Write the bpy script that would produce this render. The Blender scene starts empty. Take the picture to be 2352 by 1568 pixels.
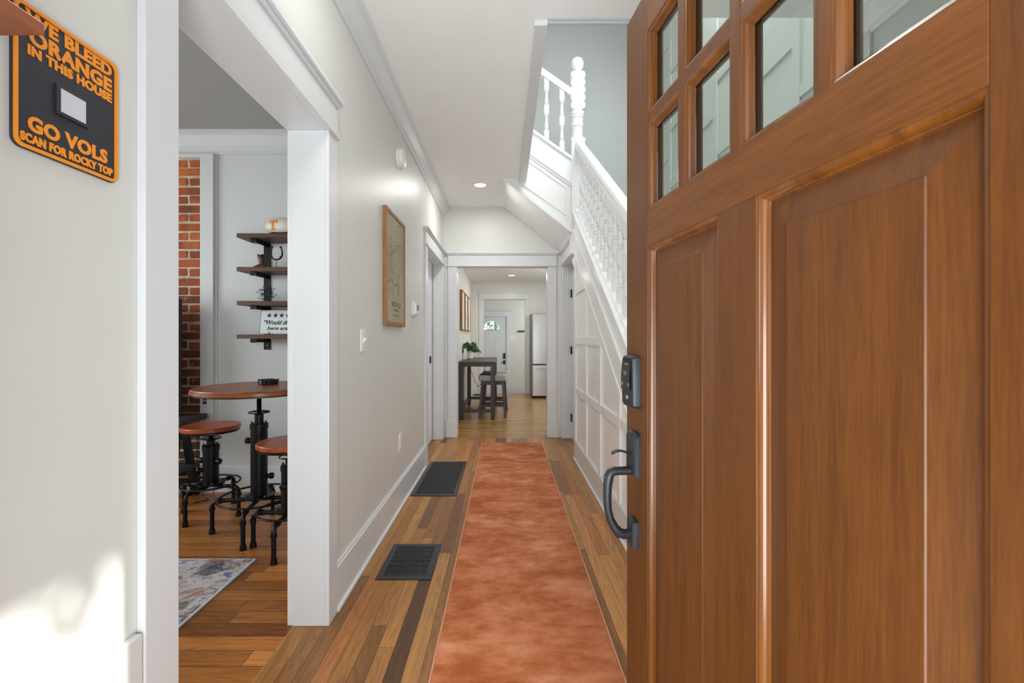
import bpy, bmesh, math, random
from mathutils import Vector, Matrix, noise
SC = bpy.context.scene
COL = SC.collection
PI = math.pi
random.seed(7)

# ------------------------------------------------------------------ camera, sky, sun, window and added fill light, exposure
cam_d = bpy.data.cameras.new('camera'); cam = bpy.data.objects.new('camera', cam_d); COL.objects.link(cam)
cam.location = (0, 0, 1.179); cam.rotation_euler = (PI/2, 0, 0)
cam_d.sensor_width = 36; cam_d.lens = 36*1045/2352; cam_d.shift_x = 16/2352; cam_d.shift_y = -8/2352
cam_d.clip_start = 0.02; cam_d.clip_end = 200
SC.camera = cam
SC.view_settings.view_transform = 'Standard'; SC.view_settings.look = 'None'
SC.view_settings.gamma = 1; SC.view_settings.use_curve_mapping = False
SC.view_settings.exposure = 0.22
SC.cycles.use_denoising = True
SC.cycles.max_bounces = 10; SC.cycles.diffuse_bounces = 6; SC.cycles.glossy_bounces = 4
SC.cycles.transmission_bounces = 8; SC.cycles.sample_clamp_indirect = 6
SC.cycles.caustics_reflective = False; SC.cycles.caustics_refractive = False
W = bpy.data.worlds.new('sky'); SC.world = W; W.use_nodes = True
W.node_tree.nodes['Background'].inputs[0].default_value = (0.86, 0.93, 1.0, 1)
W.node_tree.nodes['Background'].inputs[1].default_value = 2.2

def sunlamp(direction, energy, color, angle):
    d = bpy.data.lights.new('sun', 'SUN'); o = bpy.data.objects.new('sun', d); COL.objects.link(o)
    d.energy = energy; d.color = color; d.angle = angle
    o.rotation_euler = Vector(direction).to_track_quat('-Z', 'Y').to_euler(); return o
SUN = Vector((-1, .658, -.777))
sunlamp(SUN, 9.0, (1, .97, .92), math.radians(.8))

def area(name, loc, target, sx, sy, watts, color=(1, 1, 1)):
    d = bpy.data.lights.new(name, 'AREA'); o = bpy.data.objects.new(name, d); COL.objects.link(o)
    d.shape = 'RECTANGLE'; d.size = sx; d.size_y = sy; d.energy = watts; d.color = color
    o.location = loc; o.rotation_euler = (Vector(target)-Vector(loc)).to_track_quat('-Z', 'Y').to_euler()
    return o
DAY = (.91, .975, 1.0); WARM = (1, .985, .95)
area('living_side_fill', (-4.1, 1.9, 1.5), (0, 1.9, 1.0), 1.8, 1.5, 52, DAY)  # added lamp where a side window would be; no window is modelled
area('living_front_fill', (-2.4, .2, 1.4), (-2.4, 3, .5), 1.6, 1.4, 30, DAY)  # added lamp inside the front wall, lighting the living room
area('stair_window_light', (1.60, 3.3, 4.3), (.3, 3.5, 2.4), 1.2, 1.3, 40, DAY)
area('entry_fill', (-.1, -.6, .8), (-.1, 1.7, 2.9), 1.2, 1.3, 54, DAY)  # added fill behind the camera, aimed up to brighten the near ceiling
area('upper_stair_fill', (.9, 1.9, 4.9), (.9, 3.6, 1.8), 1.2, 1.2, 60, WARM)  # added fill for the closed stairwell, no fixture of its own
area('foyer_fill', (-.25, 1.5, 2.70), (.1, 2.2, 0), .5, .5, 8, WARM)  # added fill under the entry ceiling, without a fixture
area('kitchen_fill', (1.95, 7.2, 1.5), (-.6, 7.4, 1.1), 1.5, 1.3, 36, DAY)  # added lamp that lights the closed kitchen from an unseen side
area('mudroom_area_light', (1.3, 11.0, 1.6), (-.3, 11.6, .9), .9, 1.1, 16, DAY)  # area lamp in the mudroom; the wall beside it has no window

# ------------------------------------------------------------------ helpers
def lin(r, g, b):
    return tuple((c/255/12.92 if c/255 <= .04045 else ((c/255+.055)/1.055)**2.4) for c in (r, g, b))

class NT:
    def __init__(s, name):
        s.m = bpy.data.materials.new(name); s.m.use_nodes = True; s.t = s.m.node_tree
        s.b = s.t.nodes['Principled BSDF']
    def n(s, typ, **kw):
        nd = s.t.nodes.new(typ)
        for k, v in kw.items(): setattr(nd, k, v)
        return nd
    def l(s, a, b): s.t.links.new(a, b)
    def val(s, sock, v):
        if isinstance(v, bpy.types.NodeSocket): s.l(v, sock)
        else: sock.default_value = v
    def math(s, op, a, b=0.0, c=0.0):
        nd = s.n('ShaderNodeMath', operation=op)
        s.val(nd.inputs[0], a); s.val(nd.inputs[1], b); s.val(nd.inputs[2], c)
        return nd.outputs[0]
    def comb(s, x, y, z):
        nd = s.n('ShaderNodeCombineXYZ'); s.val(nd.inputs[0], x); s.val(nd.inputs[1], y); s.val(nd.inputs[2], z); return nd.outputs[0]
    def sep(s, v):
        nd = s.n('ShaderNodeSeparateXYZ'); s.l(v, nd.inputs[0]); return nd.outputs
    def noise(s, vec, scale=5, detail=3, rough=.5, dist=0):
        nd = s.n('ShaderNodeTexNoise'); s.l(vec, nd.inputs['Vector'])
        nd.inputs['Scale'].default_value = scale; nd.inputs['Detail'].default_value = detail
        nd.inputs['Roughness'].default_value = rough; nd.inputs['Distortion'].default_value = dist
        return nd.outputs['Fac']
    def ramp(s, fac, stops, interp='LINEAR'):
        nd = s.n('ShaderNodeValToRGB'); s.l(fac, nd.inputs[0]); cr = nd.color_ramp; cr.interpolation = interp
        while len(cr.elements) < len(stops): cr.elements.new(.5)
        for e, (p, c) in zip(cr.elements, stops): e.position = p; e.color = (*c[:3], 1)
        return nd.outputs[0]
    def mix(s, fac, a, b, mode='MIX'):
        nd = s.n('ShaderNodeMix', data_type='RGBA', blend_type=mode)
        s.val(nd.inputs[0], fac)
        for sock, v in ((nd.inputs[6], a), (nd.inputs[7], b)):
            if isinstance(v, bpy.types.NodeSocket): s.l(v, sock)
            else: sock.default_value = (*v[:3], 1)
        return nd.outputs[2]
    def bump(s, h, strength=.2, dist=.01):
        nd = s.n('ShaderNodeBump'); s.l(h, nd.inputs['Height'])
        nd.inputs['Strength'].default_value = strength; nd.inputs['Distance'].default_value = dist
        s.l(nd.outputs[0], s.b.inputs['Normal'])
    def pos(s): return s.n('ShaderNodeNewGeometry').outputs['Position']
    def objc(s): return s.n('ShaderNodeTexCoord').outputs['Object']

def mat(name, rgb, rough=.5, metal=0, bump=None, vary=.04, coat=0, nscale=6, emit=None):
    k = NT(name); b = k.b; p = k.objc()
    f = k.noise(p, nscale, 4)
    c = lin(*rgb)
    if vary:
        k.l(k.ramp(f, [(.3, tuple(x*(1-vary) for x in c)), (.7, tuple(min(1, x*(1+vary)) for x in c))]), b.inputs['Base Color'])
    else: b.inputs['Base Color'].default_value = (*c, 1)
    b.inputs['Roughness'].default_value = rough; b.inputs['Metallic'].default_value = metal
    if coat: b.inputs['Coat Weight'].default_value = coat; b.inputs['Coat Roughness'].default_value = .15
    if bump: k.bump(k.noise(p, bump[0], 3), bump[1], bump[2])
    if emit: b.inputs['Emission Color'].default_value = (*emit[0], 1); b.inputs['Emission Strength'].default_value = emit[1]
    return k.m

def plank_mat(name, along, w, L, cols, rough=.3, gap=.012, grainc=.35, seed=0.0):
    k = NT(name); x, y, z = k.sep(k.pos())
    u, v = (y, x) if along == 'Y' else (x, y)
    vr = k.math('DIVIDE', k.math('ADD', v, 20.013), w); row = k.math('FLOOR', vr); fv = k.math('FRACT', vr)
    wn = k.n('ShaderNodeTexWhiteNoise', noise_dimensions='1D'); k.l(k.math('ADD', row, seed), wn.inputs['W'])
    ur = k.math('ADD', k.math('DIVIDE', u, L), k.math('MULTIPLY', wn.outputs[0], 7.31)); colm = k.math('FLOOR', ur); fu = k.math('FRACT', ur)
    w2 = k.n('ShaderNodeTexWhiteNoise', noise_dimensions='2D'); k.l(k.comb(row, colm, 0), w2.inputs['Vector'])
    idv = w2.outputs[0]
    base = k.ramp(idv, cols, 'LINEAR')
    g1 = k.noise(k.comb(k.math('ADD', k.math('MULTIPLY', u, 2.2), k.math('MULTIPLY', idv, 50)), k.math('MULTIPLY', v, 60), idv), 1, 5, .65, .4)
    g2 = k.noise(k.comb(k.math('ADD', k.math('MULTIPLY', u, 1.1), k.math('MULTIPLY', idv, 91)), k.math('MULTIPLY', v, 11), idv), 1, 2, .5, .6)
    rings = k.math('ABSOLUTE', k.math('SINE', k.math('MULTIPLY', g2, 44)))
    gg = k.math('ADD', k.math('MULTIPLY', g1, .7), k.math('MULTIPLY', rings, .25))
    dark = k.ramp(gg, [(.25, (1-grainc,)*3), (.75, (1.1,)*3)])
    c = k.mix(1.0, base, dark, 'MULTIPLY')
    e = k.math('MINIMUM', k.math('MINIMUM', fv, k.math('SUBTRACT', 1, fv)), k.math('MULTIPLY', k.math('MINIMUM', fu, k.math('SUBTRACT', 1, fu)), L/w))
    gapf = k.math('LESS_THAN', e, gap)
    c = k.mix(gapf, c, (.035, .02, .012))
    k.l(c, k.b.inputs['Base Color'])
    k.l(k.math('ADD', rough, k.math('MULTIPLY', g1, .12)), k.b.inputs['Roughness'])
    k.b.inputs['Specular IOR Level'].default_value = .4
    k.bump(k.math('SUBTRACT', k.math('MULTIPLY', gg, .3), gapf), .25, .001)
    return k.m

def wood(name, rgb_d, rgb_l, axis, rough=.32, coat=.3, freq=1.0, fine=.25):
    k = NT(name); x, y, z = k.sep(k.objc())
    s = {'X': (1.4, 26, 26), 'Z': (26, 26, 1.4), 'Y': (26, 1.4, 26)}[axis]
    v = k.comb(*[k.math('MULTIPLY', c, q*freq) for c, q in zip((x, y, z), s)])
    g = k.noise(v, 1.0, 6, .62, .3)
    v2 = k.comb(*[k.math('MULTIPLY', c, q*freq*5) for c, q in zip((x, y, z), s)])
    g2 = k.noise(v2, 1.0, 4, .7)
    f = k.math('ADD', k.math('MULTIPLY', g, 1-fine), k.math('MULTIPLY', g2, fine))
    k.l(k.ramp(f, [(.34, lin(*rgb_d)), (.66, lin(*rgb_l))]), k.b.inputs['Base Color'])
    k.b.inputs['Roughness'].default_value = rough
    k.b.inputs['Specular IOR Level'].default_value = .38
    k.b.inputs['Coat Weight'].default_value = coat; k.b.inputs['Coat Roughness'].default_value = .25
    k.bump(g2, .08, .001)
    return k.m

M = {}
M['wall'] = mat('hall_wall_paint', (216, 217, 212), .42, vary=.012, bump=(90, .05, .002))
M['white'] = mat('shaded_trim_white', (218, 220, 222), .3, vary=.008, bump=(14, .03, .002))  # trim white darkened to carry the shade on the casings
M['stairwhite'] = mat('lit_stair_white', (236, 237, 237), .28, vary=.008, bump=(14, .02, .002))  # brighter copy of the trim white for the better lit stairs
M['whitewall'] = mat('white_panel_paint', (240, 241, 241), .3, vary=.008, bump=(9, .015, .003))
M['ceil'] = mat('ceiling_paint', (246, 246, 245), .8, vary=.01, bump=(130, .35, .004))
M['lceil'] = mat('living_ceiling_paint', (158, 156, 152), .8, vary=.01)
M['livwall'] = mat('living_wall_paint', (200, 201, 200), .6, vary=.01)
M['sage'] = mat('sage_grey_paint', (184, 188, 186), .6, vary=.015, bump=(60, .04, .002))
M['kwall'] = mat('kitchen_wall_paint', (222, 220, 213), .55, vary=.01)
M['black'] = mat('black_metal', (16, 16, 18), .34, .5, vary=.1, bump=(200, .05, .0005))
M['iron'] = mat('grate_dark_iron', (52, 54, 58), .3, .4, vary=.08)
M['gun'] = mat('dark_slate_metal', (42, 45, 49), .42, .35, vary=.06)
M['matte'] = mat('matte_black', (18, 18, 20), .6, vary=.05)
M['plastic'] = mat('white_plastic', (236, 236, 234), .35, vary=.01)
M['seatwood'] = wood('red_brown_seat_wood', (118, 46, 12), (182, 86, 34), 'X', .34, .12, .9)
M['tablewood'] = wood('red_brown_table_wood', (96, 44, 12), (164, 88, 36), 'X', .34, .12, .8)
M['shelfwood'] = wood('dark_walnut_shelf', (64, 42, 28), (104, 72, 50), 'X', .5, 0, .8)
M['pubwood'] = wood('dark_brown_table_wood', (50, 38, 34), (74, 58, 52), 'Z', .45, .1)
M['doorZ'] = wood('mahogany_vertical_grain', (74, 38, 6), (102, 57, 14), 'Z', .48, .0, 2.2, .5)
M['doorX'] = wood('mahogany_horizontal_grain', (80, 42, 7), (116, 66, 17), 'X', .48, .0, 2.2, .5)
M['bead'] = wood('mahogany_bead', (80, 42, 10), (118, 68, 20), 'Z', .24, .5, .8)
M['honey'] = wood('honey_frame_wood', (120, 78, 40), (178, 130, 78), 'Z', .5, 0)
M['stand'] = wood('charcoal_stand_wood', (44, 40, 40), (70, 64, 62), 'Y', .55, 0)
M['cushion'] = mat('grey_cushion_fabric', (176, 173, 168), .9, vary=.05, bump=(300, .3, .001))
M['screen'] = mat('dark_screen', (12, 13, 16), .08, vary=0)
M['steel'] = mat('brushed_steel', (205, 205, 205), .27, 1.0, vary=.03)
M['steelside'] = mat('grey_appliance_side', (120, 121, 122), .5, .2, vary=.02)
M['slate'] = mat('sign_slate_black', (44, 47, 54), .5, vary=.04)
M['orange'] = mat('sign_orange', (246, 150, 38), .4, vary=.02)
M['pale'] = mat('sign_pale_square', (205, 210, 216), .5, vary=.02)
M['torange'] = mat('ball_orange', (226, 128, 40), .5, vary=.02)
M['ballwhite'] = mat('ball_cream_leather', (222, 214, 202), .5, bump=(400, .3, .0006))
M['ballbrown'] = mat('ball_brown_leather', (92, 44, 30), .5, bump=(400, .3, .0006))
M['bronze'] = mat('bronze_brown', (70, 44, 34), .35, .4, vary=.2, nscale=30)
M['rust'] = mat('rusty_iron', (58, 44, 42), .55, .5, vary=.25, nscale=40)
M['signwhite'] = mat('enamel_white', (214, 218, 222), .35, vary=.03)
M['ink'] = mat('black_ink', (20, 20, 22), .5, vary=0)
M['leaf'] = mat('plant_leaf_green', (58, 96, 44), .4, vary=.3, nscale=25)
M['leafd'] = mat('outdoor_leaf_green', (84, 118, 70), .5, vary=.4, nscale=8)
M['stem'] = mat('plant_stem', (92, 112, 60), .5)
M['soil'] = mat('potting_soil', (48, 36, 28), .9, vary=.3, nscale=60)
M['brass'] = mat('brass_screw', (190, 150, 80), .3, .9)
M['lens'] = mat('lamp_diffuser', (255, 252, 245), .5, vary=0, emit=((1, .97, .92), 5))
M['deck'] = plank_mat('porch_boards', 'Y', .1, 2.5, [(0, lin(150, 148, 142)), (1, lin(172, 170, 164))], .6)
M['tin'] = mat('grey_interior_plate', (120, 122, 126), .4, .5)

k = NT('clear_glass'); b = k.b
f = k.noise(k.objc(), 3, 2)
k.l(k.ramp(f, [(0, (.84, .93, .86)), (1, (.86, .94, .88))]), b.inputs['Base Color'])
b.inputs['Transmission Weight'].default_value = 1; b.inputs['Roughness'].default_value = 0.0; b.inputs['IOR'].default_value = 1.45
M['glass'] = k.m

M['hallfloor'] = plank_mat('hall_floor_oak', 'Y', .062, .95,
    [(0, lin(108, 70, 38)), (.12, lin(134, 90, 48)), (.3, lin(168, 114, 60)), (.5, lin(190, 132, 72)), (.62, lin(162, 120, 66)), (.8, lin(206, 148, 84)), (.93, lin(168, 104, 54)), (1, lin(82, 56, 36))], .30, .014, .42, 3)
M['livfloor'] = plank_mat('living_floor_oak', 'X', .082, 1.1,
    [(0, lin(120, 70, 34)), (.25, lin(158, 98, 48)), (.55, lin(184, 116, 58)), (.8, lin(204, 132, 68)), (1, lin(140, 84, 42))], .22, .014, .42, 9)
M['kitfloor'] = plank_mat('kitchen_floor_oak', 'X', .057, 1.0,
    [(0, lin(146, 104, 52)), (.4, lin(168, 124, 64)), (.75, lin(182, 138, 78)), (1, lin(136, 94, 44))], .22, .02, .25, 5)

def rug_mat():
    k = NT('rust_velvet_pile'); p = k.pos(); x, y, z = k.sep(p)
    v = k.comb(k.math('MULTIPLY', x, .9), k.math('MULTIPLY', y, 1.6), z)
    a = k.noise(v, 3.4, 4, .6, .2); bb = k.noise(v, 11, 5, .65, .2)
    f = k.math('ADD', k.math('MULTIPLY', a, .6), k.math('MULTIPLY', bb, .4))
    fine = k.noise(p, 420, 2, .6)
    c = k.ramp(f, [(.39, lin(162, 84, 42)), (.47, lin(180, 102, 60)), (.54, lin(196, 120, 80)), (.63, lin(210, 144, 108))])
    c2 = k.mix(1.0, c, k.ramp(fine, [(.3, (.82,)*3), (.7, (1.15,)*3)]), 'MULTIPLY')
    k.l(c2, k.b.inputs['Base Color']); k.b.inputs['Roughness'].default_value = .95
    k.b.inputs['Sheen Weight'].default_value = .15; k.b.inputs['Sheen Tint'].default_value = (1, .8, .65, 1)
    k.b.inputs['Specular IOR Level'].default_value = .1
    k.bump(k.math('ADD', fine, k.math('MULTIPLY', bb, .5)), .5, .003); return k.m
M['rug'] = rug_mat()
M['rugedge'] = mat('rug_binding', (214, 150, 118), .9, bump=(500, .4, .001))

def shag_mat():
    k = NT('abstract_shag'); p = k.pos()
    a = k.noise(p, 6.5, 8, .8, .4); bb = k.noise(p, 3.3, 8, .8, .6); fine = k.noise(p, 240, 2)
    c = k.ramp(a, [(.38, lin(66, 68, 78)), (.44, lin(128, 124, 126)), (.49, lin(200, 194, 190)), (.55, lin(210, 202, 198)), (.61, lin(92, 110, 158))])
    warm = k.ramp(bb, [(.40, (0, 0, 0)), (.50, (0, 0, 0)), (.58, (1, 1, 1))])
    cc = k.mix(k.math('MULTIPLY', k.sep(warm)[0], .75), c, lin(150, 88, 66))
    cc = k.mix(1.0, cc, k.ramp(fine, [(.3, (.7,)*3), (.7, (1.12,)*3)]), 'MULTIPLY')
    k.l(cc, k.b.inputs['Base Color']); k.b.inputs['Roughness'].default_value = .95
    k.bump(fine, .8, .006); return k.m
M['shag'] = shag_mat()

def brick_mat():
    k = NT('old_red_brick')
    at = k.n('ShaderNodeAttribute', attribute_name='tone')
    p = k.pos(); n1 = k.noise(p, 34, 6, .75); n2 = k.noise(p, 9, 3)
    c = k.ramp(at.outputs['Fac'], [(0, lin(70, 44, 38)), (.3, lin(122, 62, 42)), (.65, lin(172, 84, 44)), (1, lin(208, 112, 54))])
    c = k.mix(1.0, c, k.ramp(n1, [(.3, (.62,)*3), (.65, (1.1,)*3)]), 'MULTIPLY')
    c = k.mix(k.math('MULTIPLY', k.ramp(n2, [(.5, (0, 0, 0)), (.7, (1, 1, 1))]), .55), c, lin(60, 42, 36))
    n3 = k.noise(p, 16, 5, .7); c = k.mix(k.math('MULTIPLY', k.ramp(n3, [(.60, (0, 0, 0)), (.68, (1, 1, 1))]), .5), c, lin(176, 150, 124))
    k.l(c, k.b.inputs['Base Color']); k.b.inputs['Roughness'].default_value = .85
    k.bump(n1, .7, .008); return k.m
M['brick'] = brick_mat()
M['mortar'] = mat('lime_mortar', (190, 170, 146), .95, vary=.25, bump=(40, .9, .01), nscale=14)

def map_mat():
    k = NT('aged_map_print'); p = k.objc()
    n1 = k.noise(p, 3, 5, .6); n2 = k.noise(p, 14, 3)
    c = k.ramp(n1, [(.3, lin(160, 146, 116)), (.7, lin(194, 182, 154))])
    vo = k.n('ShaderNodeTexVoronoi', feature='DISTANCE_TO_EDGE'); vo.inputs['Scale'].default_value = 42
    add = k.n('ShaderNodeVectorMath', operation='ADD'); k.l(p, add.inputs[0])
    k.l(k.comb(k.math('MULTIPLY', n2, .05), k.math('MULTIPLY', n2, .04), k.math('MULTIPLY', n2, .06)), add.inputs[1])
    k.l(add.outputs[0], vo.inputs['Vector'])
    line = k.math('LESS_THAN', vo.outputs[0], .06)
    line = k.math('MULTIPLY', line, k.math('MULTIPLY', k.math('POWER', n2, .6), .9))
    c = k.mix(line, c, lin(112, 108, 94)); k.l(c, k.b.inputs['Base Color'])
    k.b.inputs['Roughness'].default_value = .6; return k.m
M['map'] = map_mat()

# ---------- mesh builder
class B:
    def __init__(s): s.bm = bmesh.new(); s.mi = 0; s.smooth = []
    def _faces(s, fs, sm=False):
        for f in fs: f.material_index = s.mi; f.smooth = sm
    def box(s, x0, x1, y0, y1, z0, z1):
        v = [s.bm.verts.new(p) for p in ((x0, y0, z0), (x1, y0, z0), (x1, y1, z0), (x0, y1, z0), (x0, y0, z1), (x1, y0, z1), (x1, y1, z1), (x0, y1, z1))]
        s._faces([s.bm.faces.new([v[i] for i in q]) for q in ((0, 3, 2, 1), (4, 5, 6, 7), (0, 1, 5, 4), (1, 2, 6, 5), (2, 3, 7, 6), (3, 0, 4, 7))]); return s
    def prism(s, pts, axis, a, b):
        def P(p, t):
            return {'X': (t, p[0], p[1]), 'Y': (p[0], t, p[1]), 'Z': (p[0], p[1], t)}[axis]
        A = [s.bm.verts.new(P(p, a)) for p in pts]; C = [s.bm.verts.new(P(p, b)) for p in pts]
        n = len(pts); fs = [s.bm.faces.new(A), s.bm.faces.new(C[::-1])]
        fs += [s.bm.faces.new((A[i], C[i], C[(i+1) % n], A[(i+1) % n])) for i in range(n)]
        s._faces(fs); return s
    def loft(s, rings, caps=True, closed=False, smooth=True):
        R = [[s.bm.verts.new(p) for p in r] for r in rings]; n = len(rings[0]); m = len(R)
        fs = []
        for i in range(m if closed else m-1):
            a, b = R[i], R[(i+1) % m]
            for j in range(n): fs.append(s.bm.faces.new((a[j], a[(j+1) % n], b[(j+1) % n], b[j])))
        s._faces(fs, smooth)
        if caps and not closed: s._faces([s.bm.faces.new(R[0][::-1]), s.bm.faces.new(R[-1])])
        return s
    def lathe(s, prof, c=(0, 0, 0), axis='Z', seg=20):
        c = Vector(c); rings = []
        for r, h in prof:
            r = max(r, 1e-5); ring = []
            for i in range(seg):
                a = 2*PI*i/seg; u, v = r*math.cos(a), r*math.sin(a)
                ring.append(c+Vector({'Z': (u, v, h), 'X': (h, u, v), 'Y': (v, h, u)}[axis]))
            rings.append(ring)
        return s.loft(rings)
    def tube(s, path, r, seg=10, closed=False, rs=None, flat=1.0):
        path = [Vector(p) for p in path]; n = len(path); rings = []; up = None
        for i, p in enumerate(path):
            t = (path[(i+1) % n]-path[i-1]) if closed or 0 < i < n-1 else (path[1]-path[0] if i == 0 else path[-1]-path[-2])
            t.normalize()
            if up is None:
                up = Vector((0, 0, 1)) if abs(t.z) < .9 else Vector((1, 0, 0))
            a = (up-t*up.dot(t)).normalized(); bb = t.cross(a); up = a
            rr = rs[i] if rs else r
            rings.append([p+a*(rr*math.cos(2*PI*j/seg))*flat+bb*(rr*math.sin(2*PI*j/seg)) for j in range(seg)])
        return s.loft(rings, closed=closed)
    def ball(s, c, r, seg=16, rings=10, sc=(1, 1, 1)):
        c = Vector(c); R = []
        for i in range(rings+1):
            a = PI*i/rings; rr = max(r*math.sin(a), 1e-5)
            R.append([c+Vector((sc[0]*rr*math.cos(2*PI*j/seg), sc[1]*rr*math.sin(2*PI*j/seg), -sc[2]*r*math.cos(a))) for j in range(seg)])
        return s.loft(R)
    def quad(s, pts, sm=False):
        s._faces([s.bm.faces.new([s.bm.verts.new(p) for p in pts])], sm); return s
    def frame_sweep(s, x0, x1, z0, z1, prof):
        """profile (inward d, y) swept round a rectangle in the XZ plane"""
        rings = []
        for d, y in prof:
            rings.append([(x0+d, y, z0+d), (x1-d, y, z0+d), (x1-d, y, z1-d), (x0+d, y, z1-d)])
        R = [[s.bm.verts.new(p) for p in r] for r in rings]
        for i in range(len(R)-1):
            for j in range(4):
                f = s.bm.faces.new((R[i][j], R[i][(j+1) % 4], R[i+1][(j+1) % 4], R[i+1][j])); f.material_index = s.mi; f.smooth = False
        return s
    def obj(s, name, mats, parent=None, loc=(0, 0, 0), rz=0, bevel=0, angle=35, sub=0):
        s.bm.normal_update()
        bmesh.ops.recalc_face_normals(s.bm, faces=s.bm.faces[:])
        me = bpy.data.meshes.new(name); s.bm.to_mesh(me); s.bm.free()
        for m in (mats if isinstance(mats, (list, tuple)) else [mats]): me.materials.append(m)
        if any(p.use_smooth for p in me.polygons):
            for p in me.polygons: p.use_smooth = True
            me.set_sharp_from_angle(angle=math.radians(angle))
        o = bpy.data.objects.new(name, me); COL.objects.link(o); o.location = loc; o.rotation_euler = (0, 0, rz)
        if parent: o.parent = parent
        if bevel:
            md = o.modifiers.new('edge', 'BEVEL'); md.width = bevel; md.segments = 2; md.limit_method = 'ANGLE'; md.angle_limit = math.radians(40)
        if sub:
            md = o.modifiers.new('round', 'SUBSURF'); md.levels = sub; md.render_levels = sub
        return o

def tag(o, label=None, cat=None, group=None, kind=None):
    if label: o['label'] = label
    if cat: o['category'] = cat
    if group: o['group'] = group
    if kind: o['kind'] = kind
    return o
def thing(name, label, cat, loc, rz=0, group=None):
    o = bpy.data.objects.new(name, None); COL.objects.link(o); o.location = loc; o.rotation_euler = (0, 0, rz)
    o.empty_display_size = .05
    return tag(o, label, cat, group)
def struct(b, name, m, label=None, **kw):
    o = b.obj(name, m, **kw); tag(o, label, kind='structure'); return o
def copy_tree(o, parent=None):
    c = o.copy(); COL.objects.link(c)
    if parent: c.parent = parent
    for ch in list(o.children): copy_tree(ch, c)
    return c

def text_into(b, s, o, U, V, N, w, h, bold=.02, thick=.001, shear=0, spacing=1.0):
    """letters as geometry, fitted into a w x h box whose lower left corner is o"""
    cu = bpy.data.curves.new('letters', 'FONT'); cu.body = s; cu.size = 1; cu.offset = bold; cu.shear = shear
    cu.extrude = .02; cu.space_character = spacing; cu.resolution_u = 3
    ob = bpy.data.objects.new('letters', cu); COL.objects.link(ob)
    me = bpy.data.meshes.new_from_object(ob.evaluated_get(bpy.context.evaluated_depsgraph_get()))
    xs = [v.co.x for v in me.vertices]; ys = [v.co.y for v in me.vertices]
    x0, x1, y0, y1 = min(xs), max(xs), min(ys), max(ys)
    o, U, V, N = map(Vector, (o, U, V, N)); vs = []
    for v in me.vertices:
        vs.append(b.bm.verts.new(o+U*((v.co.x-x0)/(x1-x0)*w)+V*((v.co.y-y0)/(y1-y0)*h)+N*(thick*(v.co.z/.02*.5+.5))))
    for p in me.polygons:
        try:
            f = b.bm.faces.new([vs[i] for i in p.vertices]); f.material_index = b.mi
        except ValueError: pass
    bpy.data.objects.remove(ob); bpy.data.curves.remove(cu); bpy.data.meshes.remove(me)

# ------------------------------------------------------------------ key dimensions
XL, XR = -.738, .692           # hall wall planes
XLB = -.875                    # living side of the left wall
YF, YK = 5.43, 9.63            # far wall of hall, back wall of kitchen
ZC, ZK = 2.74, 2.345           # ceilings
XO = 1.75                      # outer wall on the stair side
def S(y): return 2.42-.65*(4.43-y)      # top of the stair stringer

# ------------------------------------------------------------------ floors
b = B(); b.box(-.868, XO, .12, 5.38, -.12, 0); struct(b, 'floor', M['hallfloor'], 'hall floor of mixed brown oak boards running lengthwise')
b = B(); b.box(-4.2, -.868, .12, 5.6, -.12, 0); struct(b, 'floor', M['livfloor'], 'red-brown living room floorboards running crosswise')
b = B(); b.box(-.9, 2.0, 5.38, 9.77, -.12, 0); struct(b, 'floor', M['kitfloor'], 'golden kitchen floor of narrow boards')
b = B(); b.box(-1.2, 1.5, 9.77, 12.1, -.37, -.27); struct(b, 'floor', M['kitfloor'], 'lower floor before the white back door')
b = B(); b.box(-3.5, 3.5, -3.5, .12, -.2, -.03); struct(b, 'ground', M['deck'], 'grey porch boards outside the front door')

# ------------------------------------------------------------------ walls of the hall
b = B()
b.box(XLB, XL, .12, 1.0, 0, ZC); b.box(XLB, XL, 1.0, 1.865, 2.035, ZC); b.box(XLB, XL, 1.865, 4.25, 0, ZC)
b.box(XLB, XL, 4.25, 5.29, 2.035, ZC); b.box(XLB, XL, 5.29, 5.57, 0, ZC)
struct(b, 'wall_left', M['wall'], 'light grey hall wall with the cased living room opening')
b = B()
b.box(XL, -.575, YF, 5.57, 0, ZC); b.box(.507, XO, YF, 5.57, 0, 5.1); b.box(-.575, .507, YF, 5.57, 2.035, ZC)
b.box(-1.2, .507, YF, 5.57, ZC, 5.1)
struct(b, 'wall_far', M['wall'], 'far hall wall around the kitchen opening')
b = B()   # front wall, door opening -.50...455
b.box(-4.2, -.50, .12, .27, 0, ZC); b.box(.455, XO+.1, .12, .27, 0, ZC); b.box(-.50, .455, .12, .27, 2.05, ZC)
struct(b, 'wall_front', M['wall'], 'front wall holding the entry doorway')
b = B(); b.box(-.50, -.47, .10, .29, 0, 2.05); b.box(.437, .455, .10, .29, 0, 2.05); b.box(-.47, .437, .10, .29, 2.035, 2.05)
struct(b, 'doorframe', M['doorZ'], 'brown wood frame of the entry doorway')
b = B(); b.box(XO, XO+.1, .12, 5.57, 0, 5.1)
struct(b, 'wall_right', M['sage'], 'sage grey wall beside the stairs')
b = B()   # hall ceiling with the stairwell cut out
b.box(XLB, .21, .12, YF, ZC, 3.0); b.box(.21, XO, .12, 2.22, ZC, 3.0)
struct(b, 'ceiling', M['ceil'], 'textured white hall ceiling')
b = B()   # upstairs shell
b.box(-1.2, XO, .5, 5.57, 5.0, 5.1)
struct(b, 'ceiling', M['ceil'], 'upstairs ceiling over the stairwell')
b = B(); b.box(-1.3, -1.2, .5, 5.57, 3.0, 5.1); b.box(-1.3, XO, .4, .5, 3.0, 5.1)
struct(b, 'wall_upper', M['sage'], 'sage grey upstairs wall')
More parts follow.
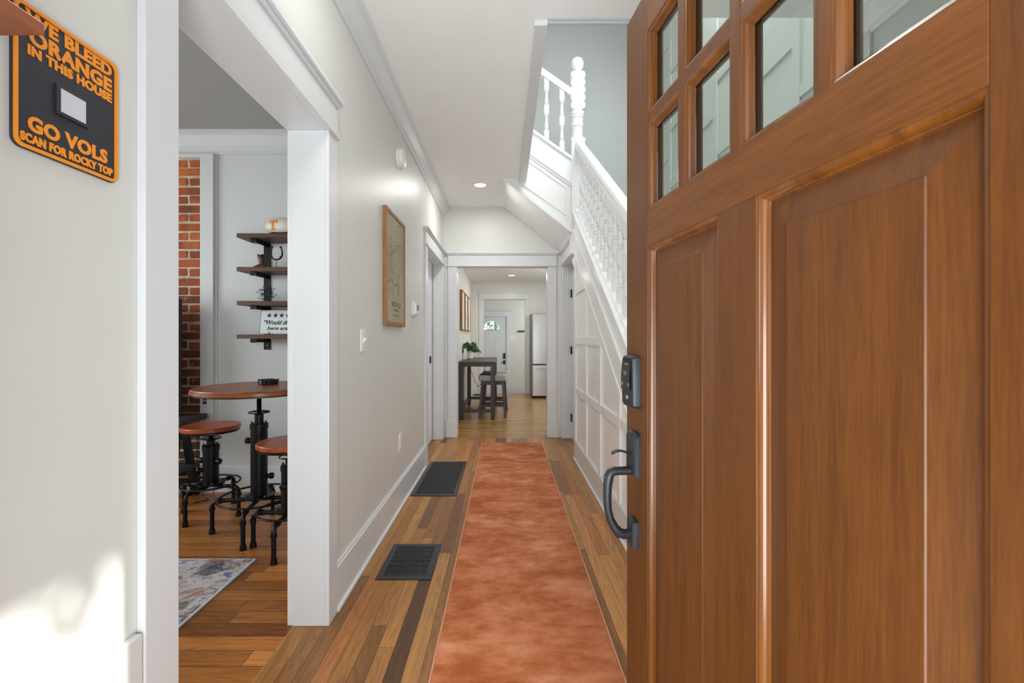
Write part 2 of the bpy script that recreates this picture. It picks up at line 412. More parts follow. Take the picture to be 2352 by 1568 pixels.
b = B(); b.box(.507, XO, 5.415, YF, 2.45, 5.0); b.box(-1.2, .507, 5.415, YF, 3.0, 5.0); b.box(.21, .507, 5.415, YF, 2.74, 3.0)
struct(b, 'wall_back', M['sage'], 'sage grey wall behind the upper stair flight')
b = B()
for i, (d, z) in enumerate(((.03, 4.90), (.055, 4.93), (.08, 4.965))): b.box(-1.2, XO, 5.415-d, 5.415, z, z+.035)
struct(b, 'trim_1', M['white'], 'white crown at the top of the stairwell')
b = B(); b.box(.145, .21, 2.24, 4.46, 2.718, 2.742); struct(b, 'trim_2', M['white'], 'white board edging the stairwell opening', bevel=.003)

def crown_prof(top, wall, drop=.10, out=.078, s=1):
    pts = [(0, -drop), (.012, -drop), (.014, -drop*.86), (.028, -drop*.78), (.030, -drop*.70), (.046, -drop*.50), (.062, -drop*.30), (.064, -drop*.22), (.072, -drop*.18), (out, -drop*.10), (out, 0), (0, 0)]
    return [(wall+s*p, top+q) for p, q in pts]
b = B(); b.prism(crown_prof(ZC, XL, .112, .08), 'Y', .27, YF); struct(b, 'trim_3', M['white'], 'white crown moulding along the left hall wall')
b = B(); b.prism(crown_prof(ZC, XO, .112, .08, -1), 'Y', .27, 2.22); struct(b, 'trim_4', M['white'], 'white crown moulding on the sage wall')

# ------------------------------------------------------------------ casings
class Fr:
    """places boxes by (along, up, out) on a wall plane"""
    def __init__(s, axis, plane, sign): s.a, s.p, s.s = axis, plane, sign
    def box(s, b, u0, u1, z0, z1, n0, n1):
        p0, p1 = sorted((s.p+s.s*n0, s.p+s.s*n1))
        if s.a == 'X': b.box(p0, p1, u0, u1, z0, z1)      # wall plane at x=p, runs along y
        else: b.box(u0, u1, p0, p1, z0, z1)
def casing(b, fr, u0, u1, H, w=.10, t=.018, base=0, ends=(1, 1), z0=0):
    if ends[0]: fr.box(b, u0-w, u0, z0, H, 0, t)
    if ends[1]: fr.box(b, u1, u1+w, z0, H, 0, t)
    a, c = (u0-w if ends[0] else u0), (u1+w if ends[1] else u1)
    fr.box(b, a-.012, c+.012, H, H+.018, 0, t+.012)
    fr.box(b, a, c, H+.018, H+.135, 0, t+.002)
    fr.box(b, a-.010, c+.010, H+.135, H+.150, 0, t+.014)
    fr.box(b, a-.022, c+.022, H+.150, H+.168, 0, t+.026)
fl = Fr('X', XL, 1)
b = B(); casing(b, fl, 1.005, 1.862, 2.03, .094)
b.box(XLB, XL, 1.000, 1.005, 0, 2.03); b.box(XLB, XL, 1.862, 1.866, 0, 2.03); b.box(XLB, XL, 1.0, 1.866, 2.03, 2.036)
b.box(XLB-.018, XLB, .905, 1.0, 0, 2.03); b.box(XLB-.018, XLB, 1.866, 1.96, 0, 2.03); b.box(XLB-.02, XLB, .905, 1.96, 2.03, 2.18)
struct(b, 'trim_5', M['white'], 'white casing and head of the living room opening', bevel=.0025)
b = B(); casing(b, fl, 4.25, 5.29, 2.03, .10)
b.box(XLB, XL, 5.286, 5.292, 0, 2.03); b.box(XLB, XL, 4.248, 4.254, 0, 2.03); b.box(XLB, XL, 4.25, 5.29, 2.03, 2.036)
b.box(-.835, -.82, 5.272, 5.288, 0, 2.03)
struct(b, 'trim_6', M['white'], 'white casing round the closed door in the left wall', bevel=.0025)
b = B(); b.box(-.872, -.842, 4.255, 5.285, .008, 2.028)
d2 = struct(b, 'door_2', M['white'], 'closed white door in the left hall wall', bevel=.002)
b = B(); b.box(-.842, -.832, 5.075, 5.135, .895, .975); b.obj('latch_plate', M['matte'], d2)
ff = Fr('Y', YF, -1)
b = B(); casing(b, ff, -.575, .507, 2.03, .105)
ff.box(b, -.70, -.57, 0, .20, 0, .026); ff.box(b, .502, .632, 0, .20, 0, .026)
b.box(-.577, -.572, YF, 5.57, 0, 2.03); b.box(.504, .509, YF, 5.57, 0, 2.03); b.box(-.575, .507, YF, 5.57, 2.03, 2.036)
struct(b, 'trim_7', M['white'], 'white casing and head of the kitchen opening', bevel=.0025)
# recess door under the landing
b = B()
b.box(.667, .80, 5.35, YF, 0, 2.2); b.box(.66, .69, 4.47, YF, 2.03, 2.048); b.box(.668, .692, 4.47, YF, 2.048, 2.165)
b.box(.655, .692, 4.47, YF, 2.165, 2.18); b.box(.645, .692, 4.47, YF, 2.18, 2.198)
b.box(.69, .80, 4.46, 5.35, 2.03, 2.22)
for i in range(3): b.box(.672+i*.03, .690+i*.03, 5.342, 5.35, 0, 2.03)
struct(b, 'trim_8', M['white'], 'white casing of the closet doorway under the landing', bevel=.0025)
b = B(); b.box(.782, .82, 4.47, 5.342, .008, 2.028)
d3 = struct(b, 'door_3', M['white'], 'closed white closet door under the landing', bevel=.002)
for z in (.248, 1.035, 1.70):
    b = B(); b.tube([(.776, 5.334, z-.045), (.776, 5.334, z+.045)], .008); b.box(.772, .783, 5.29, 5.336, z-.045, z+.045); b.obj('hinge', M['matte'], d3)

# ------------------------------------------------------------------ baseboards
def base(name, segs, m=None, hgt=.20, label=None):
    b = B()
    for (ax, pl, sg, u0, u1) in segs:
        fr = Fr(ax, pl, sg); fr.box(b, u0, u1, 0, hgt-.012, 0, .016); fr.box(b, u0, u1, hgt-.012, hgt, 0, .010); fr.box(b, u0, u1, 0, .018, 0, .026)
    struct(b, name, m or M['white'], label, bevel=.003)
b = B(); b.box(XL, -.7205, .27, .905, 0, .592)
struct(b, 'trim_15', M['wall'], 'tall white board at the foot of the wall by the entry', bevel=.002)
base('baseboard_left', [('X', XL, 1, 1.957, 4.149)], label='tall white baseboard of the left hall wall')
base('baseboard_right', [('X', XR, -1, 1.0, 4.46)], label='tall white baseboard under the stair panelling')
base('baseboard_living', [('Y', 3.5, -1, -2.22, -.88)], label='white baseboard of the living room wall')
base('baseboard_kitchen', [('X', -.70, 1, 5.57, YK), ('Y', YK, -1, -.70, -.56), ('Y', YK, -1, .53, 2.0)], hgt=.14, label='white kitchen baseboard')

# ------------------------------------------------------------------ stair side wall with battens
b = B()
ys = [1.0, 4.46]
b.prism([(1.0, 0), (4.46, 0), (4.46, S(4.46)-.02), (1.0, S(1.0)-.02)], 'X', XR, .76)
struct(b, 'wall_side', M['whitewall'], 'white panelled wall under the stairs')
b = B(); T0, T1 = XR-.015, XR
def top(y): return S(y)-.39
for y in (4.37, 3.80, 3.24, 2.69, 2.14, 1.60):
    w = .09 if y > 4.3 else .062
    z1 = top(y)
    if z1 > .2: b.prism([(y, .19), (y+w, .19), (y+w, top(y+w)), (y, z1)], 'X', T0, T1)
for z in (.64, 1.12, 1.60):
    y0 = 4.43-(2.42-.39-z)/.65
    b.prism([(y0, z), (4.46, z), (4.46, z+.065), (y0+.10, z+.065)], 'X', T0+.002, T1)
struct(b, 'trim_9', M['whitewall'], 'white board and batten grid under the stairs', bevel=.003)

# battens on the sage wall, following the stairs
b = B(); T0, T1 = XO-.016, XO
for i in range(9):
    y = .6+i*.52; zb = max(0, S(y)-.1); b.box(T0, T1, y, y+.07, zb, zb+2.0)
    for q in (.55, 1.15, 1.75): b.box(T0+.002, T1, y+.07, y+.52, zb+q, zb+q+.07)
struct(b, 'trim_10', M['sage'], 'sage battens stepping up the stair wall', bevel=.002)

# ------------------------------------------------------------------ staircase
stair = thing('staircase', 'white painted staircase with turned balusters rising along the panelled wall', 'staircase', (.76, 1.05, 0))
def st(b, name, m, label=None, par=None, **kw):
    o = b.obj(name, m, par or stair, loc=(-.76, -1.05, 0) if par is None else (0, 0, 0), **kw)
    if label: o['label'] = label
    return o
b = B()
for i in range(12):
    y0 = 1.05+i*.285; z = .183*(i+1)
    b.box(.762, 1.748, y0, y0+.285+(.0 if i < 11 else 1.0), 0 if i < 11 else z-.15, z-.03) if i < 11 else b.box(.81, 1.748, 4.46, 5.41, 2.21, 2.24)
    if i < 11: b.box(.762, 1.748, y0-.025, y0+.285, z-.03, z)
st(b, 'steps', M['stairwhite'])
b = B()   # stringer on the wall top
def band(b, a, c, x0, x1, y0=1.0, y1=4.44):
    b.prism([(y0, S(y0)+a), (y1, S(y1)+a), (y1, S(y1)+c), (y0, S(y0)+c)], 'X', x0, x1)
band(b, -.40, -.02, XR-.020, XR); band(b, -.195, -.175, XR-.036, XR-.018); band(b, -.41, -.395, XR-.026, XR-.015)
band(b, -.022, 0, XR-.040, .79); band(b, -.045, -.022, XR-.030, XR); band(b, 0, .015, XR-.01, .77)
st(b, 'stringer', M['whitewall'], bevel=.003)
b = B()
def rail_prof(w, h): return [(-w*.5, 0), (w*.5, 0), (w*.5, h*.3), (w*.42, h*.4), (w*.5, h*.6), (w*.4, h*.88), (w*.2, h), (-w*.2, h), (-w*.4, h*.88), (-w*.5, h*.6), (-w*.42, h*.4), (-w*.5, h*.3)]
R1, R2 = [], []
for (y, R) in ((1.15, R1), (4.435, R2)):
    for (u, v) in rail_prof(.082, .085): R.append((.725+u, y, S(y)+.60+v))
b.loft([R1, R2]); st(b, 'handrail', M['stairwhite'])

def baluster_mesh(b, h, w=.036, wide=.7):
    q = w/2
    def sq(z0, z1): b.box(-q, q, -q, q, z0*h, z1*h)
    def turn(z0, z1):
        L = (z1-z0)*h; o = z0*h; r = q
        b.lathe([(r*.95, o), (r*.55, o+L*.04), (r*1.0, o+L*.10), (r*.6, o+L*.16), (r*.9, o+L*.22), (r*.75, o+L*.4), (r*.62, o+L*.62), (r*.62, o+L*.78), (r*1.0, o+L*.83), (r*.6, o+L*.88), (r*.95, o+L*.94), (r*.95, o+L)], seg=12)
    sq(0, .17); turn(.17, .42); sq(.42, .56); turn(.56, .80); sq(.80, 1)
proto = None
n = 0
y = 4.30
while y > 1.3:
    if proto is None:
        b = B(); baluster_mesh(b, .63, .046); proto = b.obj('baluster', M['stairwhite'], stair); o = proto
    else: o = proto.copy(); COL.objects.link(o)
    o.location = (.725-.76, y-1.05, S(y)-.015); y -= .132
b = B()    # newel at the foot (behind the open door)
b.box(-.055, .055, -.055, .055, 0, 1.15); b.lathe([(.05, 1.15), (.03, 1.17), (.055, 1.21), (.05, 1.26), (.0, 1.28)])
o = b.obj('newel_post', M['stairwhite'], stair, loc=(.725-.76, .03, 0), bevel=.004)
# hanging corner newel
NX, NY = .715, 4.505
b = B()
b.box(-.065, .065, -.065, .065, 2.02, 3.12); b.box(-.075, .075, -.075, .075, 2.0, 2.03); b.box(-.07, .07, -.07, .07, 3.10, 3.13)
b.lathe([(.066, 3.12), (.066, 3.15), (.055, 3.16), (.055, 3.24), (.06, 3.25), (.07, 3.265), (.06, 3.28), (.056, 3.29), (.056, 3.34), (.066, 3.35), (.06, 3.365), (.07, 3.38), (.066, 3.40), (.066, 3.42)], seg=28)
pr = []
z0, nb, bh = 3.42, 5, .074
for i in range(nb):
    for j in range(7):
        a = -PI/2+PI*j/6; pr.append((.050+.022*math.cos(a), z0+bh*(i+.5)+bh*.5*math.sin(a)))
pl = [(-x, z) for x, z in pr[::-1]]
b.prism(pr+pl, 'Y', -.06, .06)
b.lathe([(.05, 3.79), (.035, 3.80), (.032, 3.815), (.045, 3.825), (.058, 3.85), (.063, 3.88), (.061, 3.905), (.05, 3.93), (.03, 3.945), (0, 3.95)], seg=28)
nw = b.obj('newel_post', M['stairwhite'], stair, loc=(NX-.76, NY-1.05, 0), bevel=.003)
b = B(); b.lathe([(.02, 2.0), (.03, 1.99), (.046, 1.965), (.05, 1.935), (.046, 1.905), (.03, 1.88), (0, 1.87)], seg=24)
b.obj('pendant', M['stairwhite'], nw)
# second flight, rising to the left over the hall end
def q2(x, dz): return 2.22+(.65-x)*.776+dz
b = B()
b.prism([(.81, 2.21), (.65, 2.21), (.65, 2.22), (-.02, ZC), (-.02, 3.0), (-.35, 3.25), (-.35, 3.55), (.65, 2.80), (.81, 2.80)], 'Y', 4.49, 5.41)
st(b, 'upper_flight', M['whitewall'])
b = B()
def ap(x): return 2.945+(.65-x)*.70
b.prism([(.655, 2.215), (.655, ap(.655)), (-.35, ap(-.35)), (-.35, 3.05), (-.03, 2.745)], 'Y', 4.465, 4.49)
def strip(x0, x1, f0, f1, y0, y1=4.466):
    b.prism([(x0, f0(x0)), (x1, f0(x1)), (x1, f1(x1)), (x0, f1(x0))], 'Y', y0, y1)
strip(-.03, .655, lambda x: q2(x, -.012), lambda x: q2(x, .03), 4.445)
strip(-.03, .655, lambda x: q2(x, .03), lambda x: q2(x, .045), 4.455)
strip(.1, .655, lambda x: ap(x)-.26, lambda x: ap(x)-.235, 4.44); strip(.1, .655, lambda x: ap(x)-.285, lambda x: ap(x)-.26, 4.452)
strip(.1, .655, lambda x: ap(x)-.235, lambda x: ap(x)-.20, 4.456)
strip(.12, .60, lambda x: ap(x)-.335, lambda x: ap(x)-.325, 4.456); strip(.12, .60, lambda x: ap(x)-.60, lambda x: ap(x)-.59, 4.456)
b.box(.59, .60, 4.456, 4.466, 2.42, 2.66)
strip(-.3, .655, lambda x: ap(x)-.02, lambda x: ap(x)+.012, 4.44, 4.51)
st(b, 'apron', M['stairwhite'], bevel=.002)
b = B(); R1, R2 = [], []
for x, R in ((.66, R1), (-.35, R2)):
    for (u, v) in rail_prof(.075, .085): R.append((x, 4.475+u, ap(x)+.60+v))
b.loft([R1, R2]); st(b, 'handrail', M['stairwhite'])
for x in (.558, .407, .256, .105, -.046):
    o = proto.copy(); COL.objects.link(o); o.location = (x-.76, 4.475-1.05, ap(x)-.01)

# ------------------------------------------------------------------ entry door, standing open
door = bpy.data.objects.new('door_1', None); COL.objects.link(door); tag(door, 'open mahogany entry door with a row of small panes over two raised panels', kind='structure')
th = math.atan(.107)
door.location = (.332, 1.24, 0); door.rotation_euler = (0, 0, th-PI/2)
DW, DT = .965, .045
def dp(b, name, m, par=None, label=None, **kw):
    o = b.obj(name, m, par or door, **kw)
    if label: o['label'] = label
    return o
b = B(); b.box(0, .134, 0, DT, .008, 2.029); dp(b, 'stile', M['doorZ'], bevel=.001)
b = B(); b.box(.848, DW, 0, DT, .008, 2.029); dp(b, 'stile', M['doorZ'], bevel=.001)
for z0, z1 in ((1.926, 2.029), (1.400, 1.4915), (.008, .26)):
    b = B(); b.box(.1341, .8479, 0, DT, z0, z1); dp(b, 'rail', M['doorX'], bevel=.001)
b = B(); b.box(.433, .538, .0003, DT, .26, 1.40); dp(b, 'mullion', M['doorZ'], bevel=.001)
b = B()
for x in (.299, .482, .666): b.box(x-.0125, x+.0125, .001, DT-.001, 1.4915, 1.926)
b.box(.134, .848, .0015, DT-.0015, 1.700, 1.7245)
dp(b, 'muntin_grid', M['doorZ'], bevel=.001)
beadp = [(-.0008, .0015), (.0005, .0022), (.0025, .0022), (.0055, .0030), (.0085, .0055), (.0105, .0090), (.0112, .0120), (.0130, .0125), (.0140, .0160)]
xs = [.134, .299-.0125, .299+.0125, .482-.0125, .482+.0125, .666-.0125, .666+.0125, .848]
b = B()
gp = [(-.0008, .0015), (.0005, .0022), (.0025, .0022), (.0055, .0030), (.0085, .0055), (.0105, .0100), (.0112, .0140), (.0125, .0145), (.0130, .0190)]
b2 = None
for i in range(4):
    for z0, z1 in ((1.4915, 1.700), (1.7245, 1.926)):
        b.frame_sweep(xs[2*i], xs[2*i+1], z0, z1, gp)
        b.frame_sweep(xs[2*i], xs[2*i+1], z0, z1, [(p, DT-y) for p, y in gp])
dp(b, 'glazing_bead', M['bead'])
for i in range(4):
    for z0, z1 in ((1.4915, 1.700), (1.7245, 1.926)):
        b = B(); b.box(xs[2*i]+.010, xs[2*i+1]-.010, .019, .025, z0+.010, z1-.010); dp(b, 'glass_pane', M['glass'])
for x0, x1 in ((.134, .433), (.538, .848)):
    b = B(); b.frame_sweep(x0, x1, .26, 1.40, beadp); dp(b, 'panel_moulding', M['bead'])
    b = B()
    pr = [(.010, .0150), (.0155, .0150), (.058, .0060), (.0595, .0045)]
    b.frame_sweep(x0, x1, .26, 1.40, pr)
    d = .0595; b.quad([(x0+d, .0045, .26+d), (x1-d, .0045, .26+d), (x1-d, .0045, 1.40-d), (x0+d, .0045, 1.40-d)])
    b.box(x0, x1, .025, .038, .26, 1.40)
    dp(b, 'door_panel', M['doorZ'])
# keypad lock
b = B()
kz0, kz1, kx0, kx1 = 1.000, 1.134, .016, .094
def face_loop(x0, x1, z0, z1, y, r=.008, n=4):
    out = []
    for cx, cz, a0 in ((x0+r, z0+r, PI), (x1-r, z0+r, 1.5*PI), (x1-r, z1-r, 0), (x0+r, z1-r, .5*PI)):
        for i in range(n+1):
            a = a0+.5*PI*i/n; out.append((cx+r*math.cos(a), y, cz+r*math.sin(a)))
    return out
def bow(loop, z0, z1, amt):   # front face bows outward at mid height
    return [(x, y-amt*(1-((z-(z0+z1)/2)/((z1-z0)/2))**2), z) for x, y, z in loop]
b.loft([face_loop(kx0, kx1, kz0, kz1, .001), face_loop(kx0, kx1, kz0, kz1, -.012), bow(face_loop(kx0+.002, kx1-.002, kz0+.002, kz1-.002, -.017), kz0, kz1, .006), bow(face_loop(kx0+.006, kx1-.006, kz0+.006, kz1-.006, -.019), kz0, kz1, .006)])
kp = dp(b, 'keypad_lock', M['gun'], label='dark slate keypad lock', angle=40)
b = B()
for z0, z1 in ((1.045, 1.126),):
    def fy(z, o): return -.019-.006*(1-((z-1.067)/.067)**2)-o
    n = 8; R = [[(kx0+.010, fy(z0+(z1-z0)*i/n, o), z0+(z1-z0)*i/n) for o in (0, .0012)]+[(kx1-.010, fy(z0+(z1-z0)*i/n, o), z0+(z1-z0)*i/n) for o in (.0012, 0)] for i in range(n+1)]
    b.loft(R, smooth=False)
b.obj('touch_screen', M['screen'], kp)
b = B()
for x, z, w, h in ((.047, 1.088, .003, .010), (.058, 1.088, .003, .010), (.032, 1.060, .006, .008), (.075, 1.060, .006, .008), (.045, 1.112, .022, .003)):
    yy = -.019-.006*(1-((z-1.067)/.067)**2)-.0012; b.box(x, x+w, yy-.0006, yy+.001, z-h/2, z+h/2)
b.obj('key_icons', M['pale'] if False else mat('faint_icons', (120, 122, 124), .5), kp)
b = B(); b.lathe([(0, -.0235), (.004, -.0235), (.006, -.023), (.0065, -.0215), (.0065, -.018)], (.055, 0, 1.026), 'Y', 20); b.box(.0542, .0558, -.0240, -.023, 1.022, 1.030)
b.obj('key_cylinder', M['tin'], kp)
# handleset
def plate(b, x0, x1, z0, z1, archtop):
    cx = (x0+x1)/2; w = x1-x0
    def loop(ins, y):
        out = [(x0+ins, y, z0+ins), (x1-ins, y, z0+ins)]
        out.append((x1-ins, y, z1-archtop))
        for i in range(1, 8):
            a = PI*i/8; out.append((cx+(w/2-ins)*math.cos(a), y, z1-archtop+(archtop-ins)*math.sin(a)))
        out.append((x0+ins, y, z1-archtop)); return out
    b.loft([loop(0, .001), loop(0, -.008), loop(.004, -.014), loop(.008, -.016)], smooth=True)
hd = None
b = B(); plate(b, .030, .095, .826, .940, .016); hd = dp(b, 'door_handle', M['gun'], label='dark slate entry handle with thumb latch', angle=30)
b = B(); plate(b, .034, .082, .638, .714, .010); b.obj('lower_plate', M['gun'], hd, angle=30)
b = B()
path = [(.060, -.012, .836), (.060, -.032, .836), (.060, -.056, .836), (.060, -.066, .832), (.060, -.0715, .822), (.060, -.0745, .800), (.060, -.0755, .772), (.060, -.074, .740), (.060, -.067, .712), (.060, -.056, .690), (.060, -.044, .676), (.060, -.030, .672), (.060, -.012, .674)]
b.tube(path, .012, 14, rs=[.0115, .011, .011, .0118, .0125, .0115, .0105, .010, .010, .0115, .0135, .0125, .0115], flat=1.0)
b.obj('grip', M['gun'], hd)
b = B(); b.loft([[(.052, -.012, .872), (.068, -.012, .872), (.068, -.012, .880), (.052, -.012, .880)],
 [(.052, -.028, .882), (.068, -.028, .882), (.068, -.028, .889), (.052, -.028, .889)],
 [(.048, -.044, .887), (.072, -.044, .887), (.072, -.044, .892), (.048, -.044, .892)],
 [(.046, -.057, .884), (.074, -.057, .884), (.074, -.057, .889), (.046, -.057, .889)],
 [(.050, -.065, .877), (.070, -.065, .877), (.070, -.065, .881), (.050, -.065, .881)]])
b.obj('thumb_latch', M['gun'], hd, sub=1)

# ------------------------------------------------------------------ things on the left hall wall
UY, UZ, NXp = (0, 1, 0), (0, 0, 1), (1, 0, 0)
sg = thing('wall_sign', 'black sign with orange border and lettering on the left wall by the entry', 'sign', (XL, .7675, 1.468))
def rrect(y0, y1, z0, z1, r, n=6):
    out = []
    for cy, cz, a0 in ((y1-r, z1-r, 0), (y0+r, z1-r, .5*PI), (y0+r, z0+r, PI), (y1-r, z0+r, 1.5*PI)):
        for i in range(n+1):
            a = a0+.5*PI*i/n; out.append((cy+r*math.cos(a), cz+r*math.sin(a)))
    return out
SX = .0085
b = B(); b.prism(rrect(-.090, .090, 0, .2195, .014), 'X', .001, SX-.003); b.obj('board', M['slate'], sg, bevel=.001)
b = B()
o_, i_ = rrect(-.0885, .0885, .0015, .218, .013), rrect(-.0835, .0835, .0065, .213, .009)
b.loft([[(SX-.003, y, z) for y, z in o_], [(SX, y, z) for y, z in o_], [(SX, y, z) for y, z in i_], [(SX-.003, y, z) for y, z in i_]], caps=False, smooth=False)
b.obj('border', M['orange'], sg)
b = B(); N3 = SX-.003
sg.scale = (1, 1.022, 1.022)
def row(s, u0, u1, f0, f1, bold=.044, sp=1.06):
    text_into(b, s, (N3, -.09+.18*u0, .2195*(1-f1)), UY, UZ, NXp, .18*(u1-u0), .2195*(f1-f0), bold, .0012, spacing=sp)
row('WE BLEED', .10, .93, .035, .135); row('ORANGE', .13, .93, .150, .262); row('IN THIS HOUSE', .12, .93, .272, .345)
row('GO VOLS', .12, .88, .755, .865); row('SCAN FOR ROCKY TOP', .06, .94, .885, .950, .05)
b.obj('lettering', M['orange'], sg)
b = B(); b.box(N3, N3+.004, -.09+.18*.35, -.09+.18*.66, .2195*.345, .2195*.560); pq = b.obj('plaque', M['slate'], sg, bevel=.0006)
b = B(); b.box(N3+.004, N3+.0045, -.09+.18*.385, -.09+.18*.625, .2195*.368, .2195*.537); b.obj('pale_square', M['pale'], pq)

sh = thing('wall_shelf', 'small brown wooden wall shelf end above the orange lettered sign', 'shelf', (XL, .48, 1.577))
b = B(); b.box(.001, .131, -.14, .12, 0, .016); b.obj('board', wood('shelf_brown', (120, 66, 38), (160, 96, 58), 'Y', .4, .2), sh, bevel=.0015)
b = B(); b.tube([(.10, .085, .016), (.10, .085, .040)], .004); b.ball((.10, .085, .044), .009); b.obj('knob', M['matte'], sh, )

pic = thing('wall_map', 'tall sepia city map in a honey wood frame on the left wall', 'picture', (XL, 3.0, 1.256))
b = B(); h2, ww = .726, .2575
for (y0, y1, z0, z1) in ((-ww, -ww+.018, 0, h2), (ww-.018, ww, 0, h2), (-ww+.018, ww-.018, 0, .026), (-ww+.018, ww-.018, h2-.022, h2)):
    b.box(.001, .024, y0, y1, z0, z1)
b.obj('frame', M['honey'], pic, bevel=.0015)
b = B(); b.box(.002, .018, -ww+.018, ww-.018, .026, h2-.022); mp = b.obj('map_print', M['map'], pic)
b = B()
text_into(b, 'KNOXVILLE', (.018, -.11, .125), UY, UZ, NXp, .25, .034, .008, .0006)
text_into(b, 'TENNESSEE', (.018, -.06, .098), UY, UZ, NXp, .15, .013, .0, .0006)
text_into(b, '35.9606 N  83.9207 W', (.018, -.09, .065), UY, UZ, NXp, .19, .009, .0, .0006)
b.obj('print_lettering', mat('sepia_ink', (92, 86, 76), .6), mp)
b = B()
def river(pts, r):
    P = []
    for i in range(len(pts)-1):
        for j in range(5):
            t = j/5; y = pts[i][0]*(1-t)+pts[i+1][0]*t; z = pts[i][1]*(1-t)+pts[i+1][1]*t
            w_ = noise.noise((y*22+3.3, z*22, 1)); y += .016*w_; z += .018*noise.noise((y*22, z*22+5.1, 7)); P.append((.018, y, z))
    b.tube(P, r, 6)
river([(-.23, .255), (-.17, .285), (-.10, .30), (-.05, .275), (-.01, .26), (.03, .285), (.08, .27), (.06, .22), (.03, .19)], .0022)
river([(-.15, .43), (-.10, .46), (-.02, .50), (.05, .545), (.12, .56), (.18, .53), (.22, .50)], .0018)
river([(.03, .285), (.10, .34), (.16, .40), (.23, .43)], .0014)
river([(-.2, .37), (-.12, .35), (-.02, .34), (.02, .30), (.01, .26)], .001)
b.obj('river_lines', mat('river_ink', (96, 104, 98), .6), mp)

sw = thing('light_switch', 'white toggle light switch on the left wall beside the map', 'switch', (XL, 2.356, 1.107))
b = B(); b.box(0, .006, -.038, .038, 0, .118); b.obj('cover_plate', M['plastic'], sw, bevel=.003)
b = B(); b.box(.006, .008, -.008, .008, .045, .073); b.loft([[(.006, -.004, .052), (.006, .004, .052), (.006, .004, .066), (.006, -.004, .066)], [(.020, -.003, .064), (.020, .003, .064), (.018, .003, .072), (.018, -.003, .072)]]); b.obj('toggle', M['plastic'], sw)
for z in (.022, .096): b = B(); b.lathe([(0, .0075), (.003, .007), (.0032, .006)], (0, 0, z), 'X', 10); b.obj('screw', M['tin'], sw)
ts = thing('thermostat', 'small white thermostat with grey display on the left wall', 'thermostat', (XL, 3.66, 1.355))
b = B(); b.box(0, .012, -.06, .06, 0, .115); b.obj('wall_plate', M['plastic'], ts, bevel=.004)
b = B(); b.box(.012, .034, -.045, .055, .012, .10); bd = b.obj('body', M['plastic'], ts, bevel=.004)
b = B(); b.box(.034, .0355, -.03, .045, .045, .09); b.obj('display', M['tin'], bd)
sm = thing('smoke_alarm', 'round white alarm high on the left wall under the crown moulding', 'alarm', (XL, 3.16, 2.424))
b = B(); b.lathe([(0, 0), (.075, 0), (.075, .012), (.068, .016), (.070, .022), (.066, .034), (.055, .042), (.02, .046), (0, .046)], (0, 0, 0), 'X', 36); b.obj('body', M['plastic'], sm)
b = B(); b.lathe([(.0702, .017), (.0712, .0175), (.0712, .019), (.0702, .0195)], (0, 0, 0), 'X', 36); b.lathe([(0, .049), (.008, .049), (.009, .045)], (0, .01, -.02), 'X', 14); b.obj('vent_ring', M['plastic'], sm)
ol = thing('wall_outlet', 'white outlet low on the left wall above the far floor grate', 'outlet', (XL, 3.19, .392))
b = B(); b.box(0, .006, -.036, .036, 0, .116); b.obj('cover_plate', M['plastic'], ol, bevel=.003)
for z in (.036, .080): b = B(); b.prism(rrect(-.016, .016, z-.014, z+.014, .008), 'X', .006, .009); b.obj('socket', M['plastic'], ol)

# hall downlight, kitchen downlight
def downlight(label, x, y, z, watts):
    t = thing('recessed_light', label, 'ceiling light', (x, y, z))
    b = B(); b.lathe([(.073, 0), (.073, -.004), (.062, -.008), (.058, -.006), (.058, 0)], seg=36); b.obj('trim_ring', M['plastic'], t)
    b = B(); b.lathe([(0, -.0055), (.058, -.0055), (.058, -.002), (0, -.002)], seg=36); b.obj('diffuser', M['lens'], t)
    d = bpy.data.lights.new('downlight', 'AREA'); d.shape = 'DISK'; d.size = .11; d.energy = watts; d.color = WARM
    o = bpy.data.objects.new('downlight', d); COL.objects.link(o); o.location = (x, y, z-.02)
downlight('round recessed light glowing in the hall ceiling', -.253, 4.634, ZC, 8)
downlight('round recessed light glowing in the kitchen ceiling', .12, 8.46, ZK, 9)

# ------------------------------------------------------------------ runner and grates
def corner_rect(x0, x1, y0, y1, r, n=5):
    out = []
    for cx, cy, a0 in ((x1-r, y1-r, 0), (x0+r, y1-r, .5*PI), (x0+r, y0+r, PI), (x1-r, y0+r, 1.5*PI)):
        for i in range(n+1):
            a = a0+.5*PI*i/n; out.append((cx+r*math.cos(a), cy+r*math.sin(a)))
    return out
RX = .077
run = thing('runner_rug', 'long rust orange velvety runner down the middle of the hall', 'rug', (RX, 3.2, 0))
b = B()
ro = [corner_rect(-.330+e, .330-e, -1.80+e, 1.89-e, .03) for e in (0, .002, .006)]
b.loft([[(x, y, .001) for x, y in ro[0]], [(x, y, .008) for x, y in ro[0]], [(x, y, .012) for x, y in ro[1]], [(x, y, .0135) for x, y in ro[2]]]); b.obj('pile', M['rug'], run)
b = B(); lp = corner_rect(-.334, .334, -1.804, 1.894, .032); b.tube([(x, y, .006) for x, y in lp], .0045, 8, closed=True); b.obj('binding', M['rugedge'], run)

